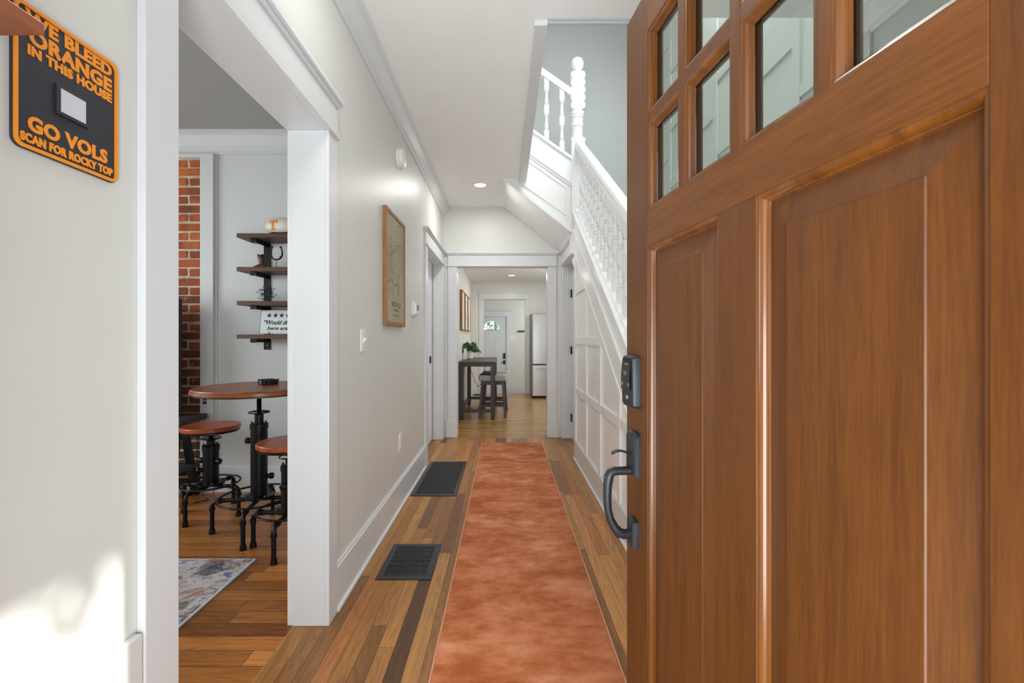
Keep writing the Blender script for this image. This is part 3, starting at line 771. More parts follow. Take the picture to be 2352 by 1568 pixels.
def grate(label, x0, x1, y0, y1, ncx, ncy, fw):
    cx, cy = (x0+x1)/2, (y0+y1)/2; hw, hh = (x1-x0)/2, (y1-y0)/2
    t = thing('floor_grate', label, 'floor grate', (cx, cy, 0))
    b = B(); H = .006
    for q in ((-hw, hw, -hh, -hh+fw), (-hw, hw, hh-fw, hh), (-hw, -hw+fw, -hh+fw, hh-fw), (hw-fw, hw, -hh+fw, hh-fw)): b.box(*q, 0.0005, H)
    b.obj('frame', M['iron'], t, bevel=.0015)
    b = B(); b.box(-hw+fw*.8, hw-fw*.8, -hh+fw*.8, hh-fw*.8, .0003, .0012); b.obj('duct_shade_sheet', M['ink'], t)  # black sheet stands for the dark inside the duct
    b = B(); iw, ih = hw-fw, hh-fw
    for i in range(1, ncx):
        x = -iw+2*iw*i/ncx; b.box(x-.0014, x+.0014, -ih, ih, .0015, H-.0002)
    for j in range(1, ncy):
        y = -ih+2*ih*j/ncy; b.box(-iw, iw, y-.0016, y+.0016, .0015, H-.0010)
    b.obj('grille', M['iron'], t)
grate('black metal floor grate nearest the entry door', -.634, -.362, 2.217, 2.594, 20, 6, .032)
grate('larger black metal floor grate farther down the hall', -.706, -.362, 3.39, 4.33, 24, 18, .030)

# ------------------------------------------------------------------ living room shell
b = B(); b.box(-4.2, XLB, 3.5, 3.6, 0, ZC); struct(b, 'wall_living', M['livwall'], 'pale living room wall with the shelves')
b = B(); b.box(-4.3, -4.2, .12, 3.6, 0, ZC); struct(b, 'wall_outer', M['livwall'], 'living room wall at its far side')
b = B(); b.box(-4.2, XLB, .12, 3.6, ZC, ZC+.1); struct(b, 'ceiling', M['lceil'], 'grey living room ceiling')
b = B(); b.prism([(y, z) for y, z in crown_prof(ZC, 3.5, .13, .10, -1)], 'X', -4.2, XLB); b.box(-4.2, XLB, 3.487, 3.5, 2.585, 2.612); struct(b, 'trim_11', M['livwall'], 'white crown moulding of the living room')
b = B(); b.box(-4.2, -1.6, 5.6, 5.7, 0, ZC)
b.box(-2.325, -2.225, 3.466, 3.50, .0, 2.585); b.box(-3.5, -2.325, 3.466, 3.50, 2.555, 2.585); b.box(-2.225, -2.21, 3.490, 3.5, 0, 2.585)
struct(b, 'trim_12', M['livwall'], 'flat boards framing the exposed brick', bevel=.002)
b = B(); b.box(-3.4, -2.326, 3.484, 3.499, 0, 2.554)
ch = struct(b, 'chimney_wall', M['mortar'], 'exposed old brick chimney strip in the living room')
b = B(); rb = random.Random(3); tones = []
lay = b.bm.faces.layers.float.new('tone') if False else None
rowh = .0695; nr = int(2.55/rowh)
for r in range(nr):
    z0 = 2.55-rowh*(r+1)+.004
    x = -2.328; first = .10 if r % 2 == 0 else .205
    L = first
    while x > -3.36:
        jx, jz, jy = rb.uniform(-.006, .002), rb.uniform(-.005, .005), rb.uniform(-.006, .006)
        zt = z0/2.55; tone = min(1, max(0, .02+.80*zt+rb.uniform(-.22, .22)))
        n0 = len(b.bm.faces)
        xa, xb, za, zb, yf = x-L+.014, x+min(jx, 0), z0+jz, z0+rowh-.014+jz, 3.477+jy*.5
        b.prism([(xa+rb.uniform(0, .008), za+.004), (xa+.008, za), (xb-.006, za+rb.uniform(0, .003)), (xb, za+.006), (xb-rb.uniform(0, .004), zb-.006), (xb-.006, zb), (xa+.01, zb-rb.uniform(0, .003)), (xa, zb-.006)], 'Y', yf, 3.49)
        tones += [tone]*(len(b.bm.faces)-n0)
        x -= L; L = .205
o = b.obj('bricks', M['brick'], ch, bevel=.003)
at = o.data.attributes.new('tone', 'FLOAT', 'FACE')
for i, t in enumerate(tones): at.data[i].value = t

# floating shelves
sv = thing('wall_shelf_unit', 'four dark wood shelves on a black bracket post on the living room wall', 'shelf', (-1.55, 3.5, 1.09))
SZ = (1.934, 1.691, 1.446, 1.204)
for z in SZ:
    b = B(); b.box(-.385, .45, -.222, -.004, z-.030-1.09, z-1.09); b.obj('shelf_board', M['shelfwood'], sv, bevel=.002)
for px in (-.276, .25):
    b = B(); b.box(px-.026, px+.026, -.008, -.001, 0, SZ[0]-.032-1.09)
    for z in SZ:
        zz = z-.031-1.09
        b.box(px-.022, px+.022, -.195, -.008, zz-.006, zz); b.box(px-.004, px+.004, -.195, -.008, zz-.026, zz-.006)
        b.box(px-.022, px+.022, -.20, -.195, zz-.028, zz)
    bk = b.obj('bracket', M['black'], sv)
    b = B(); b.lathe([(0, -.011), (.004, -.010), (.0045, -.008)], (px, 0, .03), 'Y', 12); b.obj('screw', M['brass'], bk)

# football
FB = (-1.655, 3.385, SZ[0]); FR, FLn = .068, .125
fb = thing('football', 'cream football with an orange letter T on the top shelf', 'ball', FB)
def fr_(x): return FR*max(0, (1-abs(x/FLn)**2.3))**.58
b = B(); rings = []
for i in range(29):
    x = -FLn+2*FLn*i/28; r = max(fr_(x), .0008)
    rings.append([(x, -r*math.cos(2*PI*j/32), FR+r*math.sin(2*PI*j/32)) for j in range(32)])
b.loft(rings)
for f in b.bm.faces:
    c = f.calc_center_median()
    if c.z < FR-.046: f.material_index = 1
bl = b.obj('body', [M['ballwhite'], M['ballbrown']], fb)
def on_ball(x, z, e=.001):
    r = fr_(x)+e; dz = z; return (x, -math.sqrt(max(r*r-dz*dz, 0)), FR+dz)
b = B()
def patch(x0, x1, z0, z1, n=5):
    for i in range(n):
        for j in range(n):
            xa, xb = x0+(x1-x0)*i/n, x0+(x1-x0)*(i+1)/n; za, zb = z0+(z1-z0)*j/n, z0+(z1-z0)*(j+1)/n
            b.quad([on_ball(xa, za), on_ball(xb, za), on_ball(xb, zb), on_ball(xa, zb)], True)
ox = -.040
patch(ox-.031, ox+.031, .026, .040); patch(ox-.031, ox-.022, .014, .026, 2); patch(ox+.022, ox+.031, .014, .026, 2)
patch(ox-.010, ox+.010, -.022, .026); patch(ox-.018, ox+.018, -.034, -.022)
b.obj('letter', M['torange'], fb)
b = B()
for i in range(8):
    x = -.045+i*.013; r = fr_(x)+.001; b.tube([(x, -r*math.sin(a), FR+r*math.cos(a)) for a in (.05, .17, .29, .40)], .0016, 6)
b.tube([(-.05+.10*i/8, -(fr_(-.05+.10*i/8)+.001)*math.sin(.22), FR+(fr_(-.05+.10*i/8)+.001)*math.cos(.22)) for i in range(9)], .0014, 6)
b.obj('laces', M['ballwhite'], fb)

# boot
bt = thing('boot_ornament', 'small bronze cowboy boot ornament on the second shelf', 'ornament', (-1.80, 3.37, SZ[1]))
b = B()
secs = [(.0, .006, .020, .015), (.002, .014, .020, .0155), (.0, .03, .018, .015), (-.002, .046, .0165, .0145), (-.003, .062, .019, .016), (-.006, .080, .022, .018), (-.009, .094, .022, .018), (-.011, .104, .019, .017)]
b.loft([[(cx+rx*math.cos(2*PI*j/18), ry*math.sin(2*PI*j/18), z+(.006*math.cos(4*PI*j/18) if z > .1 else 0)) for j in range(18)] for cx, z, rx, ry in secs])
b.loft([[(x, ry*math.cos(2*PI*j/14), z+rz_*math.sin(2*PI*j/14)) for j in range(14)] for x, z, ry, rz_ in ((.020, .020, .014, .014), (0, .022, .0165, .020), (-.016, .020, .0165, .017), (-.03, .017, .016, .0135), (-.044, .0145, .013, .0105), (-.056, .012, .008, .007), (-.061, .011, .002, .002))])
b.obj('boot', M['bronze'], bt); bt.scale = (1.12, 1.12, 1.0)
b = B(); b.box(-.062, .026, -.016, .016, 0, .003); b.box(.004, .022, -.013, .013, .003, .009); b.obj('sole', M['rust'], bt, bevel=.001)
# horseshoe
hs = thing('horseshoe_ornament', 'rusty horseshoe on a thin stand on the second shelf', 'ornament', (-1.70, 3.385, SZ[1]))
b = B(); pts = []
for i in range(33):
    t = i/16-1; a = abs(t)
    if a < .62: q = a/.62*PI/2; x, z = .043*math.sin(q), .114-.043*math.cos(q)
    else: q = (a-.62)/.38; x, z = .043-.010*q*q, .114+.048*q
    pts.append((x*(1 if t > 0 else -1), 0, z))
b.tube(pts, .0085, 10, rs=[.0095-.003*abs(i/16-1)**3 for i in range(33)], flat=.55)
for s_ in (-1, 1):
    b.ball((s_*.034, -.006, .088), .008); b.ball((s_*.033, -.003, .162), .0085)
b.obj('horseshoe', M['rust'], hs)
b = B(); b.tube([(0, 0, .004), (0, 0, .072)], .0022, 8); b.box(-.032, .032, -.02, .02, 0, .004); b.obj('stand', M['black'], hs)
# wire sculpture
ws = thing('wire_sculpture', 'black geometric wire sculpture on the third shelf', 'ornament', (-1.765, 3.37, SZ[2]))
b = B(); ph = (1+5**.5)/2
iv = [Vector(v).normalized() for v in ((0, 1, ph), (0, 1, -ph), (0, -1, ph), (0, -1, -ph), (1, ph, 0), (1, -ph, 0), (-1, ph, 0), (-1, -ph, 0), (ph, 0, 1), (-ph, 0, 1), (ph, 0, -1), (-ph, 0, -1))]
rot = Matrix.Rotation(.5, 3, 'X') @ Matrix.Rotation(.35, 3, 'Y')
iv = [rot @ v*.040 for v in iv]; C0 = Vector((0, 0, .062))
dmin = min((iv[0]-v).length for v in iv[1:])
ed = [(i, j) for i in range(12) for j in range(i+1, 12) if (iv[i]-iv[j]).length < dmin*1.1]
for i, j in ed: b.tube([C0+iv[i], C0+iv[j]], .0014, 5)
for i in range(0, 12, 2): b.tube([C0+iv[i], C0-iv[i]*.9], .0012, 5)
for i in range(12):
    for j in range(i+1, 12):
        for k_ in range(j+1, 12):
            if (i, j) in ed and (j, k_) in ed and (i, k_) in ed:
                tip = (iv[i]+iv[j]+iv[k_]).normalized()*.070
                if tip.z < -.058: tip *= .058/abs(tip.z)
                for q in (i, j, k_): b.tube([C0+tip, C0+iv[q]], .0014, 5)
b.obj('wire_frame', M['ink'], ws)
# small pot
pt = thing('small_potted_plant', 'small black pot with spiky leaves on the third shelf by the casing', 'plant', (-1.535, 3.37, SZ[2]))
b = B(); b.lathe([(0, 0), (.026, 0), (.030, .005), (.031, .055), (.029, .058), (.027, .050), (0, .048)]); b.obj('pot', M['matte'], pt)
b = B()
for i in range(18):
    a = i*2.4; sp = .02+.03*((i*7) % 5)/5; hh = .05+.04*((i*3) % 4)/4
    b.tube([(0, 0, .045), (sp*.4*math.cos(a), sp*.4*math.sin(a), .045+hh*.55), (sp*math.cos(a), sp*math.sin(a), .045+hh)], .003, 5, rs=[.003, .0028, .0004])
b.obj('spiky_leaves', mat('dark_leaf', (40, 52, 42), .5), pt)
# review sign
rs_ = thing('shelf_sign', 'white enamel sign with black stars and italic lettering on the lowest shelf', 'sign', (-1.665, 3.375, SZ[3]))
b = B()
SH, SWd = .180, .155
def tiltY(z): return -.006+.03*(z/.18)
def rx_(x, z, y=0): return (x, tiltY(z)+y, z+.004)
o_ = [(x, z) for x, z in rrect(-SWd, SWd, 0, SH, .014)]
b.loft([[rx_(x, z, 0) for x, z in o_], [rx_(x, z, .002) for x, z in o_]], smooth=False); b.obj('plate', M['signwhite'], rs_)
b = B(); b.loft([[rx_(x, z, -.0006) for x, z in o_], [rx_(x, z, .0026) for x, z in o_], [rx_(x*.988, .09+(z-.09)*.975, .0026) for x, z in o_], [rx_(x*.988, .09+(z-.09)*.975, -.0006) for x, z in o_]], caps=False, closed=True, smooth=False); b.obj('rim', M['rust'], rs_)
b = B()
vv = Vector(rx_(0, .18))-Vector(rx_(0, 0)); vv.normalize(); nn = Vector((0, -vv.z, vv.y))
for i in range(5):
    cx = -.092+i*.046; cz = .139
    pts = [(cx+(.021 if q % 2 == 0 else .0085)*math.sin(PI*q/5), cz+(.021 if q % 2 == 0 else .0085)*math.cos(PI*q/5)) for q in range(10)]
    b.loft([[rx_(x, z, -.0003) for x, z in pts], [rx_(x, z, -.0012) for x, z in pts]], smooth=False)
text_into(b, '\u201cWould drink', rx_(-.128, .070, -.0003), (1, 0, 0), vv, nn, .235, .036, .022, .0008, .35)
text_into(b, 'here again\u201d', rx_(-.102, .022, -.0003), (1, 0, 0), vv, nn, .215, .036, .022, .0008, .35)
b.obj('lettering', M['ink'], rs_)
for x in (-.075, .075): b = B(); b.box(x-.003, x+.003, -.022, .04, 0, .003); b.box(x-.003, x+.003, -.022, -.018, .003, .022); b.box(x-.003, x+.003, .03, .034, 0, .11); b.obj('easel_foot', M['black'], rs_)

# living outlet with plug
lo = thing('wall_outlet', 'white outlet with a black plug beside the brick strip', 'outlet', (-2.287, 3.482, .665))
b = B(); b.box(-.03, .03, -.006, 0, 0, .075); b.obj('cover_plate', M['plastic'], lo, bevel=.002)
for z in (.012, .040): b = B(); b.box(-.014, .014, -.022, -.006, z, z+.02); b.obj('plug', M['matte'], lo, bevel=.003)

# ------------------------------------------------------------------ pub table and pipe stools
def pipe_leg(name, par, ang, rad, zt, m, mid=None):
    b = B(); c, s_ = math.cos(ang), math.sin(ang); r = .0125
    pth = [(c*.03, s_*.03, zt), (c*(rad-.035), s_*(rad-.035), zt)]
    for i in range(1, 6):
        a = PI/2*i/5; q = rad-.035+.035*math.sin(a); pth.append((c*q, s_*q, zt-.035+.035*math.cos(a)))
    pth.append((c*rad, s_*rad, .004)); b.tube(pth, r, 12)
    for (q0, q1, ax) in ((rad-.055, rad-.035, 'r'), (zt-.035, zt-.055, 'z')):
        if ax == 'r': b.tube([(c*q0, s_*q0, zt), (c*q1, s_*q1, zt)], .0165, 12)
        else: b.tube([(c*rad, s_*rad, q0), (c*rad, s_*rad, q1)], .0165, 12)
    b.tube([(c*rad, s_*rad, .028), (c*rad, s_*rad, .0)], .0165, 12, rs=[.0165, .0185]); b.ball((c*rad, s_*rad, .005), .016, 12, 6, (1, 1, .3))
    b.obj(name, m, par)
def ring(b, R, z, r, n=40): b.tube([(R*math.cos(2*PI*i/n), R*math.sin(2*PI*i/n), z) for i in range(n)], r, 8, closed=True)
def pedestal(t, a0, rad, zt, col_top, screw_top, wheel_z, ringR, knobs, cr=.047):
    b = B(); b.lathe([(0, zt+.012), (.085, zt+.012), (.085, zt+.024), (.055, zt+.028), (cr, zt+.03), (cr, col_top-.03), (cr+.004, col_top-.03), (cr+.004, col_top), (cr-.012, col_top+.006), (.025, col_top+.006), (.025, wheel_z-.014), (.021, wheel_z-.012), (0, wheel_z-.012)], seg=32)
    for i in range(6):
        a = a0+.4+i*PI/3; b.tube([(cr*.93*math.cos(a), cr*.93*math.sin(a), col_top), (cr*.93*math.cos(a), cr*.93*math.sin(a), col_top+.012)], .005, 8)
    b.obj('column', M['black'], t, angle=30)
    for i in range(4):
        a = a0+PI/4+i*PI/2; b = B(); b.ball((.072*math.cos(a), .072*math.sin(a), zt+.026), .009, 10, 6); b.obj('flange_bolt', M['gun'], t)
    b = B(); n = int((screw_top-wheel_z)/.003); prof = [(0, wheel_z-.014)]
    for i in range(n+1): prof.append((.0125 if i % 2 else .0145, wheel_z-.012+(screw_top-wheel_z+.010)*i/max(1, n)))
    prof.append((0, screw_top)); b.lathe(prof, seg=14); b.obj('screw_shaft', M['black'], t)
    b = B(); ring(b, .058, wheel_z, .004)
    for i in range(3):
        a = a0+i*2*PI/3; b.tube([(0.01*math.cos(a), .01*math.sin(a), wheel_z), (.058*math.cos(a), .058*math.sin(a), wheel_z)], .003, 6)
    b.obj('hand_wheel', M['black'], t)
    for (a, z) in knobs:
        b = B(); c, s_ = math.cos(a), math.sin(a)
        P = lambda q: (c*q, s_*q, z)
        b.tube([P(cr-.01), P(cr+.012), P(cr+.0121), P(cr+.030), P(cr+.036)], .015, 14, rs=[.014, .014, .019, .019, .012])
        b.obj('pipe_cap', M['black'], t)
    for i in range(4): pipe_leg('leg', t, a0+i*PI/2, rad, zt, M['black'])
    b = B(); ring(b, ringR, zt+.018, .0065); b.obj('foot_ring', M['black'], t)
tb = thing('pub_table', 'tall round pub table with wood top and black pipe pedestal', 'table', (-1.508, 2.79, 0))
pedestal(tb, math.atan2(-.255, .048), .262, .195, .655, .855, .725, .222, [(PI, .55), (0.3, .33)])
TZ = .885
b = B(); b.lathe([(0, TZ-.030), (.352, TZ-.030), (.357, TZ-.026), (.357, TZ-.008), (.350, TZ-.006), (.348, TZ), (0, TZ)], seg=64); b.obj('tabletop', M['tablewood'], tb, angle=25)
b = B(); b.lathe([(0, TZ-.036), (.349, TZ-.036), (.349, TZ-.030), (0, TZ-.030)], seg=64); b.tube([(0, 0, TZ-.036), (0, 0, TZ-.050)], .07, 20); b.obj('underplate', M['black'], tb)

def make_stool():
    t = thing('bar_stool', '', 'stool', (0, 0, 0), 0, 'pipe stools around the pub table')
    pedestal(t, 0, .205, .195, .462, .555, .510, .172, [(PI*1.02, .36), (-.15, .36), (PI*1.28, .305)])
    b = B(); b.lathe([(0, .570), (.170, .570), (.175, .574), (.175, .592), (.171, .598), (0, .600)], seg=48); b.obj('seat', M['seatwood'], t, angle=30)
    b = B(); b.lathe([(0, .556), (.168, .556), (.168, .570), (0, .570)], seg=48); b.obj('seat_plate', M['black'], t, angle=30)
    return t
s1 = make_stool(); s1.location = (-1.968, 3.045, 0); s1.rotation_euler = (0, 0, math.atan2(-.03, .20))
s1['label'] = 'pipe stool left of the pub table in front of the brick strip'
s2 = copy_tree(s1); s2.location = (-1.215, 2.575, 0); s2.rotation_euler = (0, 0, math.atan2(-.21, .01))
s2['label'] = 'pipe stool half hidden behind the white casing of the opening'
at_ = thing('ashtray', 'round black dish on the pub table', 'dish', (-1.508-.0, 2.90, TZ))
b = B(); b.lathe([(0, .001), (.055, .001), (.059, .004), (.060, .030), (.056, .031), (.054, .010), (0, .008)], seg=40); b.obj('bowl', M['screen'], at_, angle=40)
for a in (.5, 2.1, 3.7, 5.3): b = B(); b.tube([(.052*math.cos(a), .052*math.sin(a), .031), (.062*math.cos(a), .062*math.sin(a), .031)], .003, 6); b.obj('cigarette_rest', M['matte'], at_)

# rug in the living room
b = B(); x0, x1, y0, y1 = -3.9, -1.325, .35, 2.41; nx, ny = 60, 50; G = []
for i in range(nx+1):
    for j in range(ny+1):
        x = x0+(x1-x0)*i/nx; y = y0+(y1-y0)*j/ny; e = 0 if i in (0, nx) or j in (0, ny) else 1
        G.append(b.bm.verts.new((x+2.6, y-1.4, .010+e*(.006+.002*noise.noise((x*30, y*30, 0))))))
for i in range(nx):
    for j in range(ny):
        f = b.bm.faces.new((G[i*(ny+1)+j], G[(i+1)*(ny+1)+j], G[(i+1)*(ny+1)+j+1], G[i*(ny+1)+j+1])); f.smooth = True
lr = thing('area_rug', 'abstract grey blue and rust shag rug with pale edging in the living room', 'rug', (-2.6, 1.4, 0))
b.obj('pile', M['shag'], lr)
b = B(); b.box(x0+2.6-.004, x1+2.6+.004, y0-1.404, y1-1.396, .0005, .0105); b.obj('binding', mat('pale_binding', (196, 204, 216), .8), lr, bevel=.003)

# tv and stand
stn = thing('tv_stand', 'dark wood television stand with slanted black metal legs', 'tv stand', (-2.9, 3.25, 0))
b = B(); b.box(-.65, .65, -.10, .185, .570, .612); b.obj('top_board', M['stand'], stn, bevel=.003)
b = B(); b.box(-.60, .60, -.08, .165, .22, .245); b.obj('lower_shelf', M['stand'], stn, bevel=.003)
for x in (-.56, .56):
    for sy in (-1, 1):
        b = B(); y0_ = .04+sy*.02; y1_ = .04+sy*.15
        b.loft([[(x-.02, y0_-.02, .57), (x+.02, y0_-.02, .57), (x+.02, y0_+.02, .57), (x-.02, y0_+.02, .57)], [(x-.02, y1_-.02, 0), (x+.02, y1_-.02, 0), (x+.02, y1_+.02, 0), (x-.02, y1_+.02, 0)]], smooth=False)
        b.obj('leg', M['black'], stn)
tv = thing('television', 'black television edge standing on the dark stand by the bricks', 'television', (-2.965, 3.25, .612))
b = B(); b.box(-.645, .645, -.02, .02, .045, .845); b.obj('body', M['matte'], tv, bevel=.004)
b = B(); b.box(-.63, .63, -.022, -.0195, .06, .83); b.obj('screen', M['screen'], tv)
for x in (-.4, .4):
    b = B(); b.box(x-.015, x+.015, -.09, .09, 0, .012); b.box(x-.015, x+.015, -.012, .012, .012, .05); b.obj('foot', M['matte'], tv, bevel=.002)
cb = B(); cb.tube([(-2.32, 3.44, .50), (-2.30, 3.40, .30), (-2.26, 3.36, .12), (-2.20, 3.33, .01), (-2.15, 3.30, .006), (-2.22, 3.24, .006)], .003, 6)
o = cb.obj('power_cord', M['matte']); tag(o, 'thin black cord looping to the floor by the stand', 'cord')

# ------------------------------------------------------------------ kitchen
b = B(); b.box(-.80, -.70, 5.57, YK, 0, ZK); struct(b, 'wall_kitchen', M['kwall'], 'white kitchen wall with the framed pieces')
b = B(); b.box(2.0, 2.1, 5.57, YK+.14, 0, ZK); b.box(.8, 2.0, 5.57, 5.60, 0, ZK); struct(b, 'wall_kitchen', M['kwall'], 'kitchen wall facing the framed pieces')
b = B(); b.box(-.9, 2.1, 5.57, 9.77, ZK, ZK+.1); struct(b, 'ceiling', M['ceil'], 'white kitchen ceiling')
b = B(); b.box(-.9, -.4516, YK, YK+.14, 0, ZK); b.box(.420, 2.1, YK, YK+.14, 0, ZK); b.box(-.4516, .42, YK, YK+.14, 1.993, ZK)
struct(b, 'wall_kitchen', M['kwall'], 'kitchen back wall around the inner doorway')
b = B(); casing(b, Fr('Y', YK, -1), -.4516, .420, 1.993, .10); Fr('Y', YK, -1).box(b, -.56, -.448, 0, .2, 0, .024); Fr('Y', YK, -1).box(b, .416, .53, 0, .2, 0, .024)
struct(b, 'trim_13', M['white'], 'white casing of the inner kitchen doorway', bevel=.002)
b = B(); b.box(-1.3, 1.5, 12.0, 12.1, -.3, 1.74) if False else None
# back wall with the back door opening (-.77...046)
b.box(-1.3, -.77, 12.0, 12.12, -.27, ZK); b.box(.046, 1.5, 12.0, 12.12, -.27, ZK); b.box(-.77, .046, 12.0, 12.12, 1.745, ZK)
b.box(-1.3, -1.2, 9.77, 12.1, -.27, ZK); b.box(1.4, 1.5, 9.77, 12.1, -.27, ZK)
struct(b, 'wall_mudroom', M['kwall'], 'white walls round the back door')
b = B(); b.box(-1.3, 1.5, 9.77, 12.12, ZK, ZK+.1); struct(b, 'ceiling', M['ceil'], 'ceiling before the back door')
b = B(); casing(b, Fr('Y', 12.0, -1), -.77, .046, 1.745, .10, z0=-.27); struct(b, 'trim_14', M['white'], 'white casing of the back door', bevel=.002)
b = B(); b.box(.15, 1.4, 11.984, 12.0, -.27, -.13); struct(b, 'baseboard_back', M['white'], 'white baseboard by the back door', bevel=.002)
# back door
b = B(); b.box(-.80, -.755, 12.045, 12.12, -.27, 1.76); b.box(.031, .08, 12.045, 12.12, -.27, 1.76); b.box(-.80, .08, 12.045, 12.12, 1.730, 1.80)  # strips added to stop light leaking round the slab
struct(b, 'trim_16', M['white'], 'white strips added against light gaps behind the back door')
bd_ = bpy.data.objects.new('door_4', None); COL.objects.link(bd_); bd_.location = (-.362, 12.0, -.27); tag(bd_, 'white back door with a fan shaped window', kind='structure')
b = B(); W_, H_ = .407, 2.013
fz, fr = 1.656, .228   # fan base height, radius
N_ = 16
# slab with a half-round hole: build as strips
b.box(-W_, W_, .02, .06, .005, fz); b.box(-W_, -fr, .02, .06, fz, H_); b.box(fr, W_, .02, .06, fz, H_)
for i in range(N_):
    xa, xb = -fr+2*fr*i/N_, -fr+2*fr*(i+1)/N_
    za = fz+.255*math.sqrt(max(0, 1-(xa/fr)**2)); zb = fz+.255*math.sqrt(max(0, 1-(xb/fr)**2))
    b.prism([(xa, za), (xb, zb), (xb, H_), (xa, H_)], 'Y', .02, .06)
for (x0, x1, z0, z1) in ((-.30, -.05, .80, 1.50), (.05, .30, .80, 1.50), (-.30, -.05, .18, .68), (.05, .30, .18, .68)):
    b.frame_sweep(x0, x1, z0, z1, [(0, .0201), (.004, .014), (.016, .014), (.022, .0198), (.04, .0198), (.05, .015)]); b.quad([(x0+.05, .015, z0+.05), (x1-.05, .015, z0+.05), (x1-.05, .015, z1-.05), (x0+.05, .015, z1-.05)])
b.obj('slab', M['white'], bd_)
b = B(); arc = [(fr*math.cos(PI*i/24), .018, fz+.255*math.sin(PI*i/24)) for i in range(25)]
b.tube(arc, .012, 8); b.tube([(-fr-.01, .018, fz), (fr+.01, .018, fz)], .012, 8)
arc2 = [(.08*math.cos(PI*i/12), .03, fz+.09*math.sin(PI*i/12)) for i in range(13)]; b.tube(arc2, .006, 6)
for a in (30, 60, 90, 120, 150):
    a = math.radians(a); b.tube([(.08*math.cos(a), .03, fz+.09*math.sin(a)), (fr*math.cos(a), .03, fz+.255*math.sin(a))], .006, 6)
b.obj('fan_grid', M['white'], bd_)
b = B(); b.prism([(fr*math.cos(PI*i/24), fz+.255*math.sin(PI*i/24)) for i in range(25)], 'Y', .038, .042); b.obj('glass_pane', M['glass'], bd_)
b = B(); b.box(.315, .37, -.01, .02, .90, 1.05); b.obj('keypad_lock', M['matte'], bd_, bevel=.01)
b = B(); b.box(.315, .37, .008, .02, .755, .86); b.tube([(.342, .01, .805), (.342, -.035, .805), (.25, -.04, .805)], .011, 8); b.obj('lever_handle', M['matte'], bd_, bevel=.004)
b = B(); b.lathe([(0, 0), (.016, .002), (.016, .02)], (.352, 0, .44), 'Y', 14); b.obj('door_stop', M['matte'], bd_)
o = thing('switch_plate', 'white switch plate beside the back door', 'switch', (.20, 12.0, 1.14))
b = B(); b.box(-.06, .06, -.01, 0, 0, .11); b.obj('cover_plate', M['plastic'], o, bevel=.004)
for x in (-.035, .015): b = B(); b.box(x, x+.02, -.016, -.01, .035, .075); b.obj('rocker', M['plastic'], o, bevel=.002)
o = thing('key_rack', 'small black key rack on the wall beyond the inner doorway', 'key rack', (.43, 12.0, 1.33))
b = B(); b.box(-.09, .09, -.05, 0, .02, .045); b.obj('ledge', M['matte'], o, bevel=.003)
for x in (-.07, -.03, .01, .05): b = B(); b.tube([(x, -.01, .02), (x, -.012, -.01), (x, -.03, -.012)], .004, 6); b.obj('hook', M['matte'], o)

# kitchen pictures
kg = [(7.02, 7.50), (7.62, 8.10), (8.22, 8.70)]
wh = ['first slim wood framed white panel nearest the kitchen opening', 'middle slim wood framed white panel of the three', 'last slim wood framed white panel nearest the inner doorway']
for (ya, yb), L in zip(kg, wh):
    t = thing('framed_panel', L, 'picture', (-.70, (ya+yb)/2, 1.30), 0, 'three framed panels on the kitchen wall'); w = (yb-ya)/2
    b = B()
    for q in ((-w, -w+.02, 0, .63), (w-.02, w, 0, .63), (-w+.02, w-.02, 0, .02), (-w+.02, w-.02, .61, .63)): b.box(.001, .040, *q)
    b.obj('frame', M['honey'], t, bevel=.001)
    b = B(); b.box(.002, .030, -w+.02, w-.02, .02, .61); b.obj('panel', mat('cream_canvas', (224, 218, 206), .7), t)

# pub-height kitchen table
kt = thing('kitchen_table', 'dark brown counter height table against the kitchen wall', 'table', (-.405, 7.30, -.0))
b = B(); b.box(-.255, .262, -.77, .77, .817, .840); b.obj('tabletop', M['pubwood'], kt, bevel=.004)
for q in ((-.215, .215, -.725, -.705), (-.215, .215, .705, .725), (-.228, -.208, -.70, .70), (.208, .228, -.70, .70)): b = B(); b.box(*q, .765, .817); b.obj('apron', M['pubwood'], kt)
for x in (-.228, .228):
    for y in (-.71, .71):
        b = B(); q = .032
        b.loft([[(x-q*.8, y-q*.8, 0), (x+q*.8, y-q*.8, 0), (x+q*.8, y+q*.8, 0), (x-q*.8, y+q*.8, 0)]]+[[(x-q, y-q, z), (x+q, y-q, z), (x+q, y+q, z), (x-q, y+q, z)] for z in (.06, .817)], smooth=False)
        b.obj('leg', M['pubwood'], kt, bevel=.002)
for q in ((-.2, .2, -.725, -.70), (-.2, .2, .70, .725), (-.24, -.215, -.68, .68), (.0, .025, -.70, .70)): b = B(); b.box(*q, .10, .145); b.obj('stretcher', M['pubwood'], kt)
b = B(); b.box(.262, .275, -.75, .10, .64, .826); b.obj('drop_leaf', M['pubwood'], kt, bevel=.002)

